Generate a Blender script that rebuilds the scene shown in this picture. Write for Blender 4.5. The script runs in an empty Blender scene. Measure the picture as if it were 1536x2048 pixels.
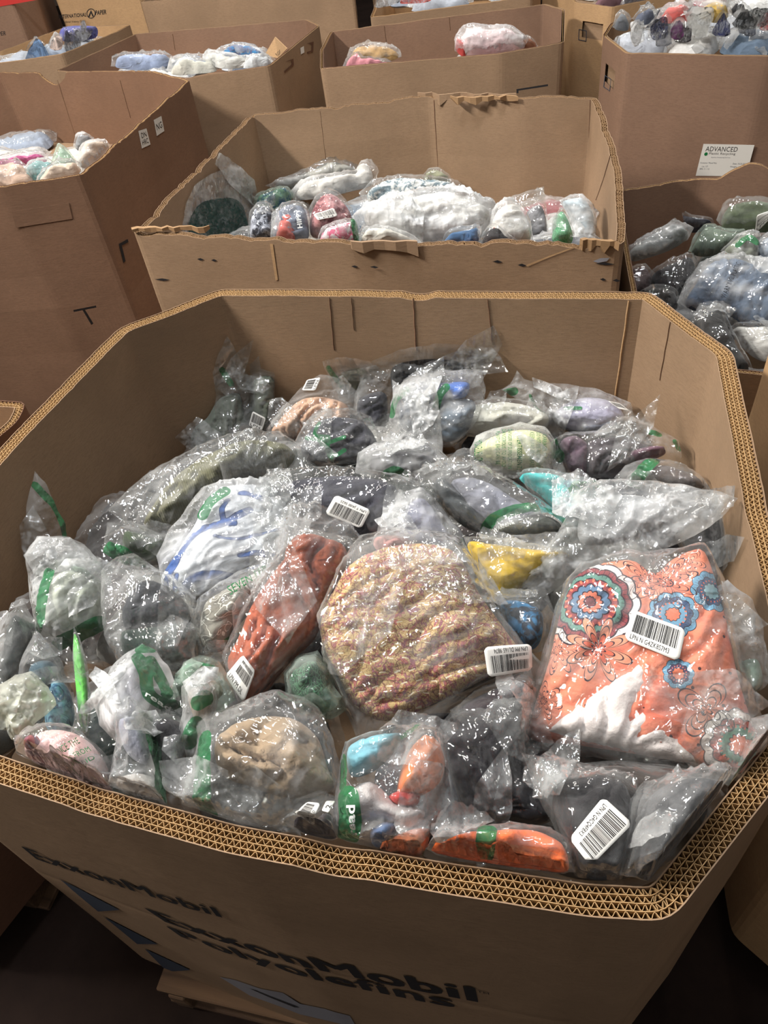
import bpy, math, random
import numpy as np
from mathutils import Vector, Matrix
from mathutils.geometry import delaunay_2d_cdt

# ------------------------------------------------------------------ camera, world, lamps
SC = bpy.context.scene
COL = SC.collection
RIM = 1.15                                   # height of the box rims above the floor
CAMZ = RIM + 0.82
F_PX = 1480.0
R_ = np.array([0.98787126, -0.15527516, 0.0])          # world x expressed in camera axes (x right, y down, z forward)
FW_ = np.array([-0.10927355, -0.69520585, 0.71045628])
UP_ = np.array([-0.11031621, -0.70183934, -0.70374134])

cam_d = bpy.data.cameras.new('camera')
cam = bpy.data.objects.new('camera', cam_d)
COL.objects.link(cam)
SC.camera = cam
cam_d.sensor_fit = 'VERTICAL'
cam_d.sensor_height = 24.0
cam_d.lens = 24.0 * F_PX / 2048.0
cam_d.clip_start = 0.02
cam_d.clip_end = 60
# rows: world axes in camera coordinates -> camera axes in world coordinates
cx_w = Vector((R_[0], FW_[0], UP_[0]))
cy_w = Vector((R_[1], FW_[1], UP_[1]))
cz_w = Vector((R_[2], FW_[2], UP_[2]))
m = Matrix((cx_w, -cy_w, -cz_w)).transposed().to_4x4()
m.translation = Vector((0, 0, CAMZ))
cam.matrix_world = m

SC.view_settings.view_transform = 'Standard'
SC.view_settings.look = 'None'
SC.view_settings.exposure = 0.0
SC.view_settings.gamma = 1.0
SC.view_settings.use_curve_mapping = False
SC.cycles.transparent_max_bounces = 40
SC.cycles.max_bounces = 5
SC.cycles.diffuse_bounces = 2
SC.cycles.glossy_bounces = 2
SC.cycles.use_adaptive_sampling = True
SC.cycles.adaptive_threshold = 0.05
SC.cycles.adaptive_min_samples = 12
SC.cycles.use_denoising = True
SC.cycles.caustics_reflective = False
SC.cycles.caustics_refractive = False
SC.cycles.sample_clamp_indirect = 4.0

wd = bpy.data.worlds.new('warehouse_air')
SC.world = wd
wd.use_nodes = True
_bg = wd.node_tree.nodes['Background']
_tc = wd.node_tree.nodes.new('ShaderNodeTexCoord')
_sp = wd.node_tree.nodes.new('ShaderNodeSeparateXYZ')
_rp = wd.node_tree.nodes.new('ShaderNodeValToRGB')
_rp.color_ramp.elements[0].position = 0.15
_rp.color_ramp.elements[0].color = (0.02, 0.017, 0.015, 1)      # aisles
_rp.color_ramp.elements[1].position = 0.9
_rp.color_ramp.elements[1].color = (0.56, 0.54, 0.52, 1)       # pale roof far above
wd.node_tree.links.new(_tc.outputs['Generated'], _sp.inputs[0])
wd.node_tree.links.new(_sp.outputs[2], _rp.inputs[0])
wd.node_tree.links.new(_rp.outputs[0], _bg.inputs[0])
_bg.inputs[1].default_value = 1.0

def lamp(x, y, z, sx, sy, watts, col, tx, ty, tz=RIM):
    d = bpy.data.lights.new('ceiling_lamp', 'AREA')
    d.shape = 'RECTANGLE'
    d.size = sx
    d.size_y = sy
    d.energy = watts
    d.color = col
    o = bpy.data.objects.new('ceiling_lamp', d)
    COL.objects.link(o)
    o.location = (x, y, z)
    dirv = Vector((tx - x, ty - y, tz - z))
    o.rotation_euler = dirv.to_track_quat('-Z', 'Y').to_euler()
    return o

WARM = (1.0, 0.95, 0.88)
COOL = (0.93, 0.96, 1.0)
lamp(-3.2, 1.5, 4.2, 1.3, 0.25, 270, WARM, 0, 1.3)
lamp(-0.4, 1.3, 5.2, 1.3, 0.25, 96, COOL, -0.4, 1.3)
lamp(0.9, 3.0, 5.4, 1.3, 0.3, 38, WARM, 0.4, 2.4)
lamp(-1.3, 3.6, 5.3, 1.3, 0.3, 50, WARM, -0.5, 3.0)
lamp(-1.0, 5.8, 5.4, 1.4, 0.3, 52, WARM, -0.6, 4.5)
lamp(1.9, 5.4, 5.4, 1.4, 0.3, 50, WARM, 1.2, 4.2)

# ------------------------------------------------------------------ helpers: pixels, noise, tagging
def ray(px, py):
    v = np.array([px - 768.0, py - 1024.0, F_PX])
    return np.array([v @ R_, v @ FW_, v @ UP_])

CAMP = np.array([0, 0, CAMZ])

def at(px, py, z=0.0):
    """the point seen there at height z relative to the rims"""
    d = ray(px, py)
    t = (z - 0.82) / d[2]
    return CAMP + d * t

def on_plane(px, py, p, n):
    d = ray(px, py)
    t = ((p - CAMP) @ n) / (d @ n)
    return CAMP + d * t

def srgb(r, g, b, a=1.0):
    f = lambda c: (c / 255.0 / 12.92) if c / 255.0 <= 0.04045 else ((c / 255.0 + 0.055) / 1.055) ** 2.4
    return (f(r), f(g), f(b), a)

def tag(o, label=None, cat=None, group=None, kind=None):
    if label: o['label'] = label
    if cat: o['category'] = cat
    if group: o['group'] = group
    if kind: o['kind'] = kind
    return o

def empty(name, loc=(0, 0, 0)):
    o = bpy.data.objects.new(name, None)
    o.empty_display_size = 0.05
    COL.objects.link(o)
    o.location = loc
    return o

def mesh_obj(name, verts, faces, mat, parent=None, smooth=True, attrs=None, uv=None):
    me = bpy.data.meshes.new(name)
    V = np.asarray(verts, dtype=np.float32)
    if len(V) == 0:
        return None
    me.from_pydata([tuple(v) for v in V.tolist()], [], [tuple(f) for f in faces])
    if attrs:
        for k, a in attrs.items():
            at_ = me.attributes.new(k, 'FLOAT', 'POINT')
            at_.data.foreach_set('value', np.asarray(a, dtype=np.float32))
    if uv is not None:
        l = me.uv_layers.new(name='UVMap')
        idx = np.zeros(len(me.loops), dtype=np.int32)
        me.loops.foreach_get('vertex_index', idx)
        l.data.foreach_set('uv', np.asarray(uv, dtype=np.float32)[idx].ravel())
    if smooth:
        me.polygons.foreach_set('use_smooth', np.ones(len(me.polygons), dtype=bool))
    me.materials.append(mat)
    me.update()
    o = bpy.data.objects.new(name, me)
    COL.objects.link(o)
    if parent is not None:
        o.parent = parent
    return o

_rng = np.random.RandomState(7)
_perm = _rng.permutation(256)
_perm = np.concatenate([_perm, _perm, _perm])
_ga = _rng.rand(256) * 2 * np.pi
_gx, _gy = np.cos(_ga), np.sin(_ga)

def perlin(x, y, seed=0):
    x = np.asarray(x, float) + seed * 17.37
    y = np.asarray(y, float) + seed * 9.71
    xi = np.floor(x).astype(int); yi = np.floor(y).astype(int)
    xf = x - xi; yf = y - yi
    xi &= 255; yi &= 255
    u = xf * xf * xf * (xf * (xf * 6 - 15) + 10)
    v = yf * yf * yf * (yf * (yf * 6 - 15) + 10)
    def g(a, b, dx, dy):
        h = _perm[_perm[a & 255] + (b & 255)]
        return _gx[h] * dx + _gy[h] * dy
    n00 = g(xi, yi, xf, yf); n10 = g(xi + 1, yi, xf - 1, yf)
    n01 = g(xi, yi + 1, xf, yf - 1); n11 = g(xi + 1, yi + 1, xf - 1, yf - 1)
    return ((n00 * (1 - u) + n10 * u) * (1 - v) + (n01 * (1 - u) + n11 * u) * v) * 1.5

def ridge(x, y, seed=0):
    return 1.0 - np.minimum(np.abs(perlin(x, y, seed)) * 2.2, 1.0)

# ------------------------------------------------------------------ node helper
class NT:
    def __init__(s, name):
        s.m = bpy.data.materials.new(name)
        s.m.use_nodes = True
        s.t = s.m.node_tree
        s.t.nodes.clear()
        s.out = s.t.nodes.new('ShaderNodeOutputMaterial')
    def n(s, typ, ins=None, **props):
        nd = s.t.nodes.new(typ)
        for k, v in props.items():
            setattr(nd, k, v)
        if ins:
            for k, v in ins.items():
                s.set(nd.inputs[k], v)
        return nd
    def set(s, sock, v):
        if isinstance(v, bpy.types.NodeSocket):
            s.t.links.new(v, sock)
        elif isinstance(v, bpy.types.Node):
            s.t.links.new(v.outputs[0], sock)
        else:
            sock.default_value = v
    def M(s, op, a, b=0.0, c=0.0, clamp=False):
        nd = s.t.nodes.new('ShaderNodeMath')
        nd.operation = op
        nd.use_clamp = clamp
        s.set(nd.inputs[0], a); s.set(nd.inputs[1], b)
        if op in ('MULTIPLY_ADD', 'COMPARE', 'SMOOTH_MIN'):
            s.set(nd.inputs[2], c)
        return nd.outputs[0]
    def mixc(s, f, a, b):
        nd = s.t.nodes.new('ShaderNodeMix')
        nd.data_type = 'RGBA'
        s.set(nd.inputs[0], f); s.set(nd.inputs[6], a); s.set(nd.inputs[7], b)
        return nd.outputs[2]
    def ramp(s, f, stops):
        nd = s.t.nodes.new('ShaderNodeValToRGB')
        cr = nd.color_ramp
        while len(cr.elements) < len(stops):
            cr.elements.new(0.5)
        for e, (p, c) in zip(cr.elements, stops):
            e.position = p
            e.color = c if len(c) == 4 else (*c, 1)
        s.set(nd.inputs[0], f)
        return nd.outputs[0]
    def smooth(s, v, lo, hi):
        nd = s.t.nodes.new('ShaderNodeMapRange')
        nd.interpolation_type = 'SMOOTHSTEP'
        s.set(nd.inputs[0], v)
        nd.inputs[1].default_value = lo; nd.inputs[2].default_value = hi
        return nd.outputs[0]
    def attr(s, name):
        return s.n('ShaderNodeAttribute', attribute_name=name).outputs['Fac']
    def noise(s, vec, scale, detail=2.0, rough=0.5, typ='FBM', dist=0.0):
        nd = s.t.nodes.new('ShaderNodeTexNoise')
        nd.noise_type = typ
        if vec is not None:
            s.set(nd.inputs['Vector'], vec)
        nd.inputs['Scale'].default_value = scale
        nd.inputs['Detail'].default_value = detail
        nd.inputs['Roughness'].default_value = rough
        nd.inputs['Distortion'].default_value = dist
        return nd.outputs[0]
    def coord(s, scale=(1, 1, 1), rnd=True, what='Object'):
        tc = s.n('ShaderNodeTexCoord').outputs[what]
        mp = s.n('ShaderNodeMapping')
        s.set(mp.inputs['Vector'], tc)
        mp.inputs['Scale'].default_value = scale
        if rnd:
            oi = s.n('ShaderNodeObjectInfo').outputs['Random']
            v = s.n('ShaderNodeCombineXYZ', {0: s.M('MULTIPLY', oi, 37.0), 1: s.M('MULTIPLY', oi, 91.0), 2: s.M('MULTIPLY', oi, 13.0)})
            s.set(mp.inputs['Location'], v.outputs[0])
        return mp.outputs[0]
    def surf(s, sh):
        s.set(s.out.inputs['Surface'], sh)
        return s.m

def simple_mat(name, col, rough=0.7, spec=0.3):
    t = NT(name)
    b = t.n('ShaderNodeBsdfPrincipled', {'Base Color': col, 'Roughness': rough, 'Specular IOR Level': spec})
    return t.surf(b.outputs[0])

# ------------------------------------------------------------------ materials
def cardboard(name, base, var=1.0, line=0.12):
    t = NT(name)
    co = t.coord((1, 1, 1), rnd=False)
    fib = t.noise(t.coord((60, 60, 260), rnd=False), 1.0, 3.0, 0.6)
    blot = t.noise(co, 3.2, 4.0, 0.6)
    spk = t.noise(co, 420.0, 1.0, 0.5)
    b = np.array(base[:3])
    c1 = t.ramp(blot, [(0.25, tuple(b * (1 - 0.22 * var))), (0.55, tuple(b)), (0.8, tuple(np.minimum(b * (1 + 0.14 * var), 1)))])
    c2 = t.mixc(t.smooth(fib, 0.35, 0.75), c1, t.mixc(0.5, c1, (*(b * 0.72), 1)))
    c3 = t.mixc(t.M('MULTIPLY', t.smooth(spk, 0.58, 0.75), 0.35), c2, (*(b * 0.5), 1))
    stain = t.noise(t.coord((1, 1, 0.35), rnd=False), 9.0, 5.0, 0.7)
    c4 = t.mixc(t.M('MULTIPLY', t.smooth(stain, 0.62, 0.8), 0.4), c3, (*(b * 0.6), 1))
    bump = t.n('ShaderNodeBump', {'Strength': 0.25, 'Distance': 0.002, 'Height': t.M('ADD', t.M('MULTIPLY', fib, 0.5), t.M('MULTIPLY', t.noise(co, 14.0, 3.0), 1.5))})
    p = t.n('ShaderNodeBsdfPrincipled', {'Base Color': c4, 'Roughness': 0.72, 'Specular IOR Level': 0.28, 'Normal': bump.outputs[0]})
    return t.surf(p.outputs[0])

M_CARD = cardboard('kraft_cardboard', srgb(160, 132, 105))
M_CARD_MID = cardboard('worn_brown_cardboard', srgb(132, 101, 80))
M_CARD_RED = cardboard('reddish_cardboard', srgb(142, 112, 92))
M_CARD_TAN = cardboard('tan_cardboard', srgb(192, 156, 116))
M_CARD_DARK = cardboard('dark_reddish_cardboard', srgb(112, 80, 62))
M_EDGE = cardboard('cut_cardboard_edge', srgb(190, 154, 108), 0.6)
M_FLUTE = cardboard('cardboard_fluting', srgb(158, 126, 92), 0.8)
M_INK = simple_mat('dark_ink', srgb(40, 38, 40), 0.8)
M_BLUEINK = simple_mat('blue_grey_ink', srgb(60, 68, 82), 0.8)
M_PAPER = simple_mat('label_paper', srgb(232, 230, 224), 0.45)
M_OLDPAPER = simple_mat('notice_paper', srgb(214, 210, 202), 0.6)
M_REDLABEL = simple_mat('red_label', srgb(200, 60, 55), 0.5)
M_GREENINK = simple_mat('green_ink', srgb(30, 110, 60), 0.4)
M_WHITEINK = simple_mat('white_ink', srgb(235, 238, 235), 0.4)
M_TAPE = simple_mat('silver_tape', srgb(150, 150, 158), 0.35)

def film_mat(name, milk=0.06, edge=0.4, tint=(0.97, 0.975, 0.97), hazecol=(0.94, 0.95, 0.95), print_col=srgb(44, 112, 70)):
    t = NT(name)
    co = t.coord()
    # flat creased facets of crumpled film, long pulled creases, and patches of finer crumpling
    wob = t.n('ShaderNodeTexNoise', {'Vector': co, 'Scale': 6.0, 'Detail': 1.0}).outputs['Color']
    def facets(scale, stretch, amt):
        mx = t.n('ShaderNodeMix', {0: amt, 4: co, 5: wob}, data_type='VECTOR').outputs[1]
        mp = t.n('ShaderNodeMapping', {'Vector': mx, 'Scale': stretch})
        vo = t.n('ShaderNodeTexVoronoi', {'Vector': mp.outputs[0], 'Scale': scale}, distance='MANHATTAN')
        return vo.outputs['Distance']
    f1 = facets(12.0, (1, 0.28, 0.6), 0.10)
    f2 = facets(30.0, (0.30, 1, 0.7), 0.12)
    streak = t.noise(t.coord((80, 11, 40)), 1.0, 2.0, 0.55, 'RIDGED_MULTIFRACTAL', 0.0)
    h = t.M('ADD', t.M('MULTIPLY', f1, 1.9), t.M('MULTIPLY', f2, 0.7))
    h = t.M('ADD', h, t.M('MULTIPLY', streak, 0.6))
    bump = t.n('ShaderNodeBump', {'Strength': 1.0, 'Distance': 0.0062, 'Height': h}).outputs[0]
    lw = t.n('ShaderNodeLayerWeight', {'Blend': 0.5, 'Normal': bump}).outputs['Facing']
    cloud = t.noise(t.coord((8, 19, 13)), 1.0, 2.0, 0.6, 'FBM', 0.0)
    haze = t.M('ADD', t.M('MULTIPLY', t.M('POWER', lw, 3.2), edge), t.M('MULTIPLY', t.smooth(cloud, 0.42, 0.68), milk * 1.7 + 0.03))
    haze = t.M('ADD', haze, milk * 0.45, clamp=True)
    dif = t.n('ShaderNodeBsdfDiffuse', {'Color': (*hazecol, 1), 'Normal': bump}).outputs[0]
    trl = t.n('ShaderNodeBsdfTranslucent', {'Color': (*hazecol, 1), 'Normal': bump}).outputs[0]
    milkS = t.n('ShaderNodeMixShader', {0: 0.35, 1: dif, 2: trl}).outputs[0]
    tr = t.n('ShaderNodeBsdfTransparent', {'Color': (*tint, 1)}).outputs[0]
    body = t.n('ShaderNodeMixShader', {0: haze, 1: tr, 2: milkS}).outputs[0]
    pr = t.M('LESS_THAN', t.attr('print_distance'), 0.0)
    pd = t.n('ShaderNodeBsdfDiffuse', {'Color': print_col, 'Normal': bump}).outputs[0]
    body = t.n('ShaderNodeMixShader', {0: t.M('MULTIPLY', pr, 0.82), 1: body, 2: pd}).outputs[0]
    gl = t.n('ShaderNodeBsdfGlossy', {'Color': (1, 1, 1, 1), 'Roughness': 0.055, 'Normal': bump}).outputs[0]
    fac = t.M('MULTIPLY_ADD', t.M('POWER', lw, 4.5), 0.75, 0.05, clamp=True)
    fin = t.n('ShaderNodeMixShader', {0: fac, 1: body, 2: gl}).outputs[0]
    return t.surf(fin)

FILM = {
    'thin': film_mat('thin_film', 0.03, 0.25),
    'clear': film_mat('clear_film', 0.07, 0.32),
    'soft': film_mat('soft_film', 0.2, 0.45),
    'milky': film_mat('milky_film', 0.45, 0.6),
    'green': film_mat('greenish_film', 0.12, 0.40, (0.9, 0.97, 0.92), (0.72, 0.84, 0.76)),
    'yellowish': film_mat('aged_film', 0.3, 0.5, (0.96, 0.96, 0.9), (0.82, 0.83, 0.74)),
}

_cloth = {}
def cloth(kind, col, col2=None):
    key = (kind, col, col2)
    if key in _cloth:
        return _cloth[key]
    t = NT('%s_fabric' % kind)
    co = t.coord()
    c = srgb(*col)
    b = np.array(c[:3])
    c2 = srgb(*col2) if col2 else None
    big = t.noise(co, 22.0, 3.0, 0.6)
    base = t.mixc(t.smooth(big, 0.3, 0.75), (*(b * 0.86), 1), (*np.minimum(b * 1.1, 1.0), 1))
    hgt = t.noise(co, 320.0, 2.0, 0.6)
    dist = 0.0012
    if kind == 'knit':
        w = t.n('ShaderNodeTexWave', {'Vector': t.coord((1, 1, 1), rnd=False, what='UV'), 'Scale': 75.0, 'Distortion': 1.5, 'Detail': 1.0}).outputs['Fac']
        hgt = t.M('ADD', t.M('MULTIPLY', w, 1.0), t.M('MULTIPLY', hgt, 0.5))
        base = t.mixc(t.M('MULTIPLY', w, 0.35), (*(b * 0.78), 1), (*np.minimum(b * 1.25, 1), 1))
    elif kind == 'mesh':
        v = t.n('ShaderNodeTexVoronoi', {'Vector': co, 'Scale': 160.0}, feature='DISTANCE_TO_EDGE').outputs['Distance']
        base = t.mixc(t.smooth(v, 0.0, 0.12), (*c2[:3], 1), base)
        hgt = v
    elif kind == 'mottled':
        f = t.noise(co, 28.0, 3.0, 0.65, 'FBM', 1.5)
        base = t.mixc(t.smooth(f, 0.45, 0.56), base, (*c2[:3], 1))
    elif kind == 'lace':
        f = t.noise(co, 16.0, 1.0, 0.4, 'FBM', 2.6)
        ln = t.M('LESS_THAN', t.M('ABSOLUTE', t.M('SUBTRACT', f, 0.5)), 0.012)
        g = t.noise(t.n('ShaderNodeMapping', {'Vector': co, 'Location': (3, 7, 1)}).outputs[0], 22.0, 1.0, 0.4, 'FBM', 2.2)
        ln2 = t.M('LESS_THAN', t.M('ABSOLUTE', t.M('SUBTRACT', g, 0.5)), 0.014)
        base = t.mixc(t.M('MAXIMUM', ln, ln2), base, (*c2[:3], 1))
    elif kind == 'paisley':
        uv = t.coord((1, 1, 1), rnd=False, what='UV')
        wv = t.noise(uv, 26.0, 2.0, 0.5)
        mix = t.n('ShaderNodeMix', {0: 0.045, 4: uv, 5: t.n('ShaderNodeTexNoise', {'Vector': uv, 'Scale': 40.0}).outputs['Color']}, data_type='VECTOR').outputs[1]
        v = t.n('ShaderNodeTexVoronoi', {'Vector': mix, 'Scale': 60.0}, feature='DISTANCE_TO_EDGE').outputs['Distance']
        cc = t.n('ShaderNodeTexVoronoi', {'Vector': mix, 'Scale': 60.0}, feature='F1')
        rndc = t.n('ShaderNodeSeparateColor', {0: cc.outputs['Color']}).outputs[0]
        yel, ros, mau, org = srgb(205, 176, 124), srgb(188, 116, 106), srgb(162, 104, 114), srgb(196, 120, 84)
        sel = t.M('ADD', t.M('MULTIPLY', rndc, 0.12), t.M('MULTIPLY', t.noise(uv, 42.0, 3.0, 0.6, 'FBM', 2.2), 1.0))
        basec = t.ramp(sel, [(0.0, mau), (0.44, yel), (0.60, ros), (0.66, mau), (0.71, yel), (0.8, org)])
        nd = basec.node.color_ramp; nd.interpolation = 'CONSTANT'
        vein = t.noise(uv, 110.0, 2.0, 0.6, 'FBM', 2.0)
        basec = t.mixc(t.M('MULTIPLY', t.M('LESS_THAN', t.M('ABSOLUTE', t.M('SUBTRACT', vein, 0.5)), 0.025), 0.65), basec, srgb(120, 66, 58))
        basec = t.mixc(t.M('MULTIPLY', t.M('LESS_THAN', v, 0.035), 0.7), basec, srgb(110, 60, 48))
        sx = t.n('ShaderNodeSeparateXYZ', {0: uv})
        row = t.M('MULTIPLY', sx.outputs[1], 62.0)
        yy = t.M('ABSOLUTE', t.M('SUBTRACT', t.M('FRACT', t.M('ADD', row, t.M('MULTIPLY', wv, 1.6))), 0.5))
        xx = t.M('FRACT', t.M('ADD', t.M('MULTIPLY', sx.outputs[0], 52.0), t.M('MULTIPLY', t.M('FLOOR', row), 0.37)))
        stt = t.M('MULTIPLY', t.M('LESS_THAN', yy, 0.055), t.M('LESS_THAN', xx, 0.42))
        base = t.mixc(stt, basec, srgb(238, 226, 200))
        hgt = t.M('ADD', t.M('MULTIPLY', yy, 2.0), hgt)
        dist = 0.0022
    wr = t.noise(t.coord((1.0, 2.4, 1.4)), 26.0, 3.0, 0.55, 'RIDGED_MULTIFRACTAL', 0.8)
    b0 = t.n('ShaderNodeBump', {'Strength': 0.55 if kind != 'fleece' else 0.25, 'Distance': 0.006, 'Height': wr}).outputs[0]
    bump = t.n('ShaderNodeBump', {'Strength': 0.6, 'Distance': dist, 'Height': hgt, 'Normal': b0}).outputs[0]
    if kind in ('print', 'mandala'):
        pass
    if kind == 'print':
        ink = t.attr('ink_distance')
        base = t.mixc(t.M('LESS_THAN', ink, 0.0), base, (*c2[:3], 1))
        edge = t.M('MULTIPLY', t.M('LESS_THAN', ink, 0.0), t.M('GREATER_THAN', ink, -0.0014))
        base = t.mixc(edge, base, (*(np.array(c2[:3]) * 0.45), 1))
    if kind == 'mandala':
        base = mandala_print(t)
    p = t.n('ShaderNodeBsdfPrincipled', {'Base Color': base, 'Roughness': 0.88, 'Specular IOR Level': 0.15, 'Normal': bump,
                                         'Sheen Weight': 0.15 if kind != 'fleece' else 0.4})
    _cloth[key] = t.surf(p.outputs[0])
    return _cloth[key]

def mandala_print(t):
    """coral cloth with dots, round mandalas and line flowers, drawn from distances around a few centres"""
    uv = t.coord((1, 1, 1), rnd=False, what='UV')
    s = t.n('ShaderNodeSeparateXYZ', {0: uv})
    X, Y = s.outputs[0], s.outputs[1]
    col = t.mixc(t.smooth(t.noise(uv, 13.0, 3.0, 0.7, 'FBM', 0.6), 0.42, 0.62), srgb(232, 140, 110), srgb(220, 116, 92))
    pale = t.smooth(t.noise(uv, 20.0, 4.0, 0.7), 0.56, 0.66)
    col = t.mixc(t.M('MULTIPLY', pale, 0.6), col, srgb(248, 198, 176))
    # dots
    d = t.n('ShaderNodeTexVoronoi', {'Vector': uv, 'Scale': 62.0, 'Randomness': 0.6}).outputs['Distance']
    col = t.mixc(t.M('LESS_THAN', d, 0.13), col, srgb(70, 30, 34))
    ink = srgb(46, 30, 44)
    def polar(cx, cy):
        dx = t.M('SUBTRACT', X, cx); dy = t.M('SUBTRACT', Y, cy)
        r = t.M('SQRT', t.M('ADD', t.M('MULTIPLY', dx, dx), t.M('MULTIPLY', dy, dy)))
        a = t.M('ARCTAN2', dy, dx)
        return r, a
    def band(r, lo, hi):
        return t.M('MULTIPLY', t.M('GREATER_THAN', r, lo), t.M('LESS_THAN', r, hi))
    def ringline(v, w):
        return t.M('LESS_THAN', t.M('ABSOLUTE', v), w)
    def big(cx, cy, R, n, cols):
        nonlocal col
        r, a = polar(cx, cy)
        q = t.M('DIVIDE', r, R)
        pet = t.M('ABSOLUTE', t.M('SINE', t.M('MULTIPLY', a, n / 2.0)))        # 0 at tips
        for i, (rad, amp, c) in enumerate(cols):
            off = t.M('MULTIPLY', pet, amp)
            qq = t.M('SUBTRACT', q, t.M('ADD', off, rad - amp))
            col = t.mixc(t.M('LESS_THAN', qq, 0.0), col, srgb(*c))
            col = t.mixc(ringline(qq, 0.017), col, ink)
        rays = t.M('MULTIPLY', t.M('LESS_THAN', t.M('ABSOLUTE', t.M('SINE', t.M('MULTIPLY', a, n * 2.0))), 0.16), band(q, 0.62, 0.84))
        col = t.mixc(rays, col, ink)
        dots = t.M('MULTIPLY', t.M('GREATER_THAN', t.M('ABSOLUTE', t.M('SINE', t.M('MULTIPLY', a, n * 1.0))), 0.86), band(q, 0.46, 0.54))
        col = t.mixc(dots, col, srgb(236, 120, 90))
    def flower(cx, cy, R, n, rot, fill=None):
        nonlocal col
        r, a = polar(cx, cy)
        q = t.M('DIVIDE', r, R)
        w = t.M('ABSOLUTE', t.M('COSINE', t.M('ADD', t.M('MULTIPLY', a, n / 2.0), rot)))
        for k, wd in ((1.0, 0.03), (0.74, 0.025), (0.48, 0.025), (0.2, 0.03)):
            qq = t.M('SUBTRACT', q, t.M('MULTIPLY', t.M('POWER', w, 0.9), k))
            if k == 1.0 and fill:
                col = t.mixc(t.M('LESS_THAN', qq, 0.0), col, srgb(*fill))
            if k == 0.48 and fill:
                col = t.mixc(t.M('LESS_THAN', qq, 0.0), col, srgb(226, 110, 84))
            col = t.mixc(t.M('MULTIPLY', ringline(qq, wd), t.M('LESS_THAN', q, 1.02)), col, ink)
    for kind_, a_ in MANDALAS:
        (big if kind_ == 'big' else flower)(*a_)
    return col

MANDALAS = []
# ------------------------------------------------------------------ lettering
_text_cache = {}
def text_geo(s, bold=0.0):
    key = (s, bold)
    if key in _text_cache:
        return _text_cache[key]
    cu = bpy.data.curves.new('lettering', 'FONT')
    cu.body = s
    cu.size = 1.0
    cu.offset = bold
    cu.space_character = 1.06
    cu.resolution_u = 3
    ob = bpy.data.objects.new('lettering', cu)
    COL.objects.link(ob)
    dg = bpy.context.evaluated_depsgraph_get()
    me = bpy.data.meshes.new_from_object(ob.evaluated_get(dg))
    v = np.array([w.co[:2] for w in me.vertices]) if len(me.vertices) else np.zeros((0, 2))
    f = [tuple(p.vertices) for p in me.polygons]
    bpy.data.objects.remove(ob)
    bpy.data.curves.remove(cu)
    bpy.data.meshes.remove(me)
    mn, mx = v.min(0), v.max(0)
    v = (v - mn) / (mx - mn)
    _text_cache[key] = (v, f, (mx - mn)[0] / (mx - mn)[1])
    return _text_cache[key]

def lettering(s, fn, mat, parent, name='printed_lettering', bold=0.0, box=(0, 0, 1, 1)):
    """fn maps (u, v) arrays in 0..1 to points; box = u0, v0, u1, v1 in that square"""
    v, f, _ = text_geo(s, bold)
    u = box[0] + v[:, 0] * (box[2] - box[0])
    w = box[1] + v[:, 1] * (box[3] - box[1])
    return mesh_obj(name, fn(u, w), f, mat, parent, smooth=False)

def bars(fn, mat, parent, box, seed=0, name='barcode'):
    r = random.Random(seed)
    x = 0.0
    V, Fc = [], []
    us, vs = [], []
    while x < 1.0:
        w = r.choice([0.008, 0.008, 0.014, 0.022])
        if x + w > 1: break
        k = len(us)
        for a, b in ((x, 0), (x + w, 0), (x + w, 0.5), (x + w, 1), (x, 1), (x, 0.5)):
            us.append(a); vs.append(b)
        Fc += [(k, k + 1, k + 2, k + 5), (k + 5, k + 2, k + 3, k + 4)]
        x += w + r.choice([0.008, 0.012, 0.02])
    us = box[0] + np.array(us) * (box[2] - box[0]); vs = box[1] + np.array(vs) * (box[3] - box[1])
    return mesh_obj(name, fn(us, vs), Fc, mat, parent, smooth=False)

def quad_fn(tl, tr, br, bl, lift=(0, 0, 0)):
    tl, tr, br, bl = [np.array(p, float) for p in (tl, tr, br, bl)]
    def fn(u, v):
        u = np.asarray(u)[:, None]; v = np.asarray(v)[:, None]
        return (bl * (1 - u) + br * u) * (1 - v) + (tl * (1 - u) + tr * u) * v + np.array(lift)
    return fn

def slab(fn, mat, parent, name, nu=2, nv=2, thick=0.0006):
    """a thin sheet over the unit square of fn, with real thickness"""
    uu, vv = np.meshgrid(np.linspace(0, 1, nu), np.linspace(0, 1, nv))
    P = fn(uu.ravel(), vv.ravel())
    e1 = P[nu - 1] - P[0]; e2 = P[-nu] - P[0]
    n = np.cross(e1, e2); n /= np.linalg.norm(n)
    V = np.vstack([P, P - n * thick])
    K = nu * nv
    Fc = []
    for j in range(nv - 1):
        for i in range(nu - 1):
            a = j * nu + i
            Fc.append((a, a + 1, a + 1 + nu, a + nu))
            Fc.append((a + K, a + nu + K, a + 1 + nu + K, a + 1 + K))
    ring = [i for i in range(nu)] + [j * nu + nu - 1 for j in range(1, nv)] + [(nv - 1) * nu + i for i in range(nu - 2, -1, -1)] + [j * nu for j in range(nv - 2, 0, -1)]
    for a, b in zip(ring, ring[1:] + ring[:1]):
        Fc.append((b, a, a + K, b + K))
    return mesh_obj(name, V, Fc, mat, parent, smooth=False)

# ------------------------------------------------------------------ cardboard boxes
def ccw(P):
    P = np.array(P, float)
    a = np.sum(P[:, 0] * np.roll(P[:, 1], -1) - np.roll(P[:, 0], -1) * P[:, 1])
    return P if a > 0 else P[::-1]

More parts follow.
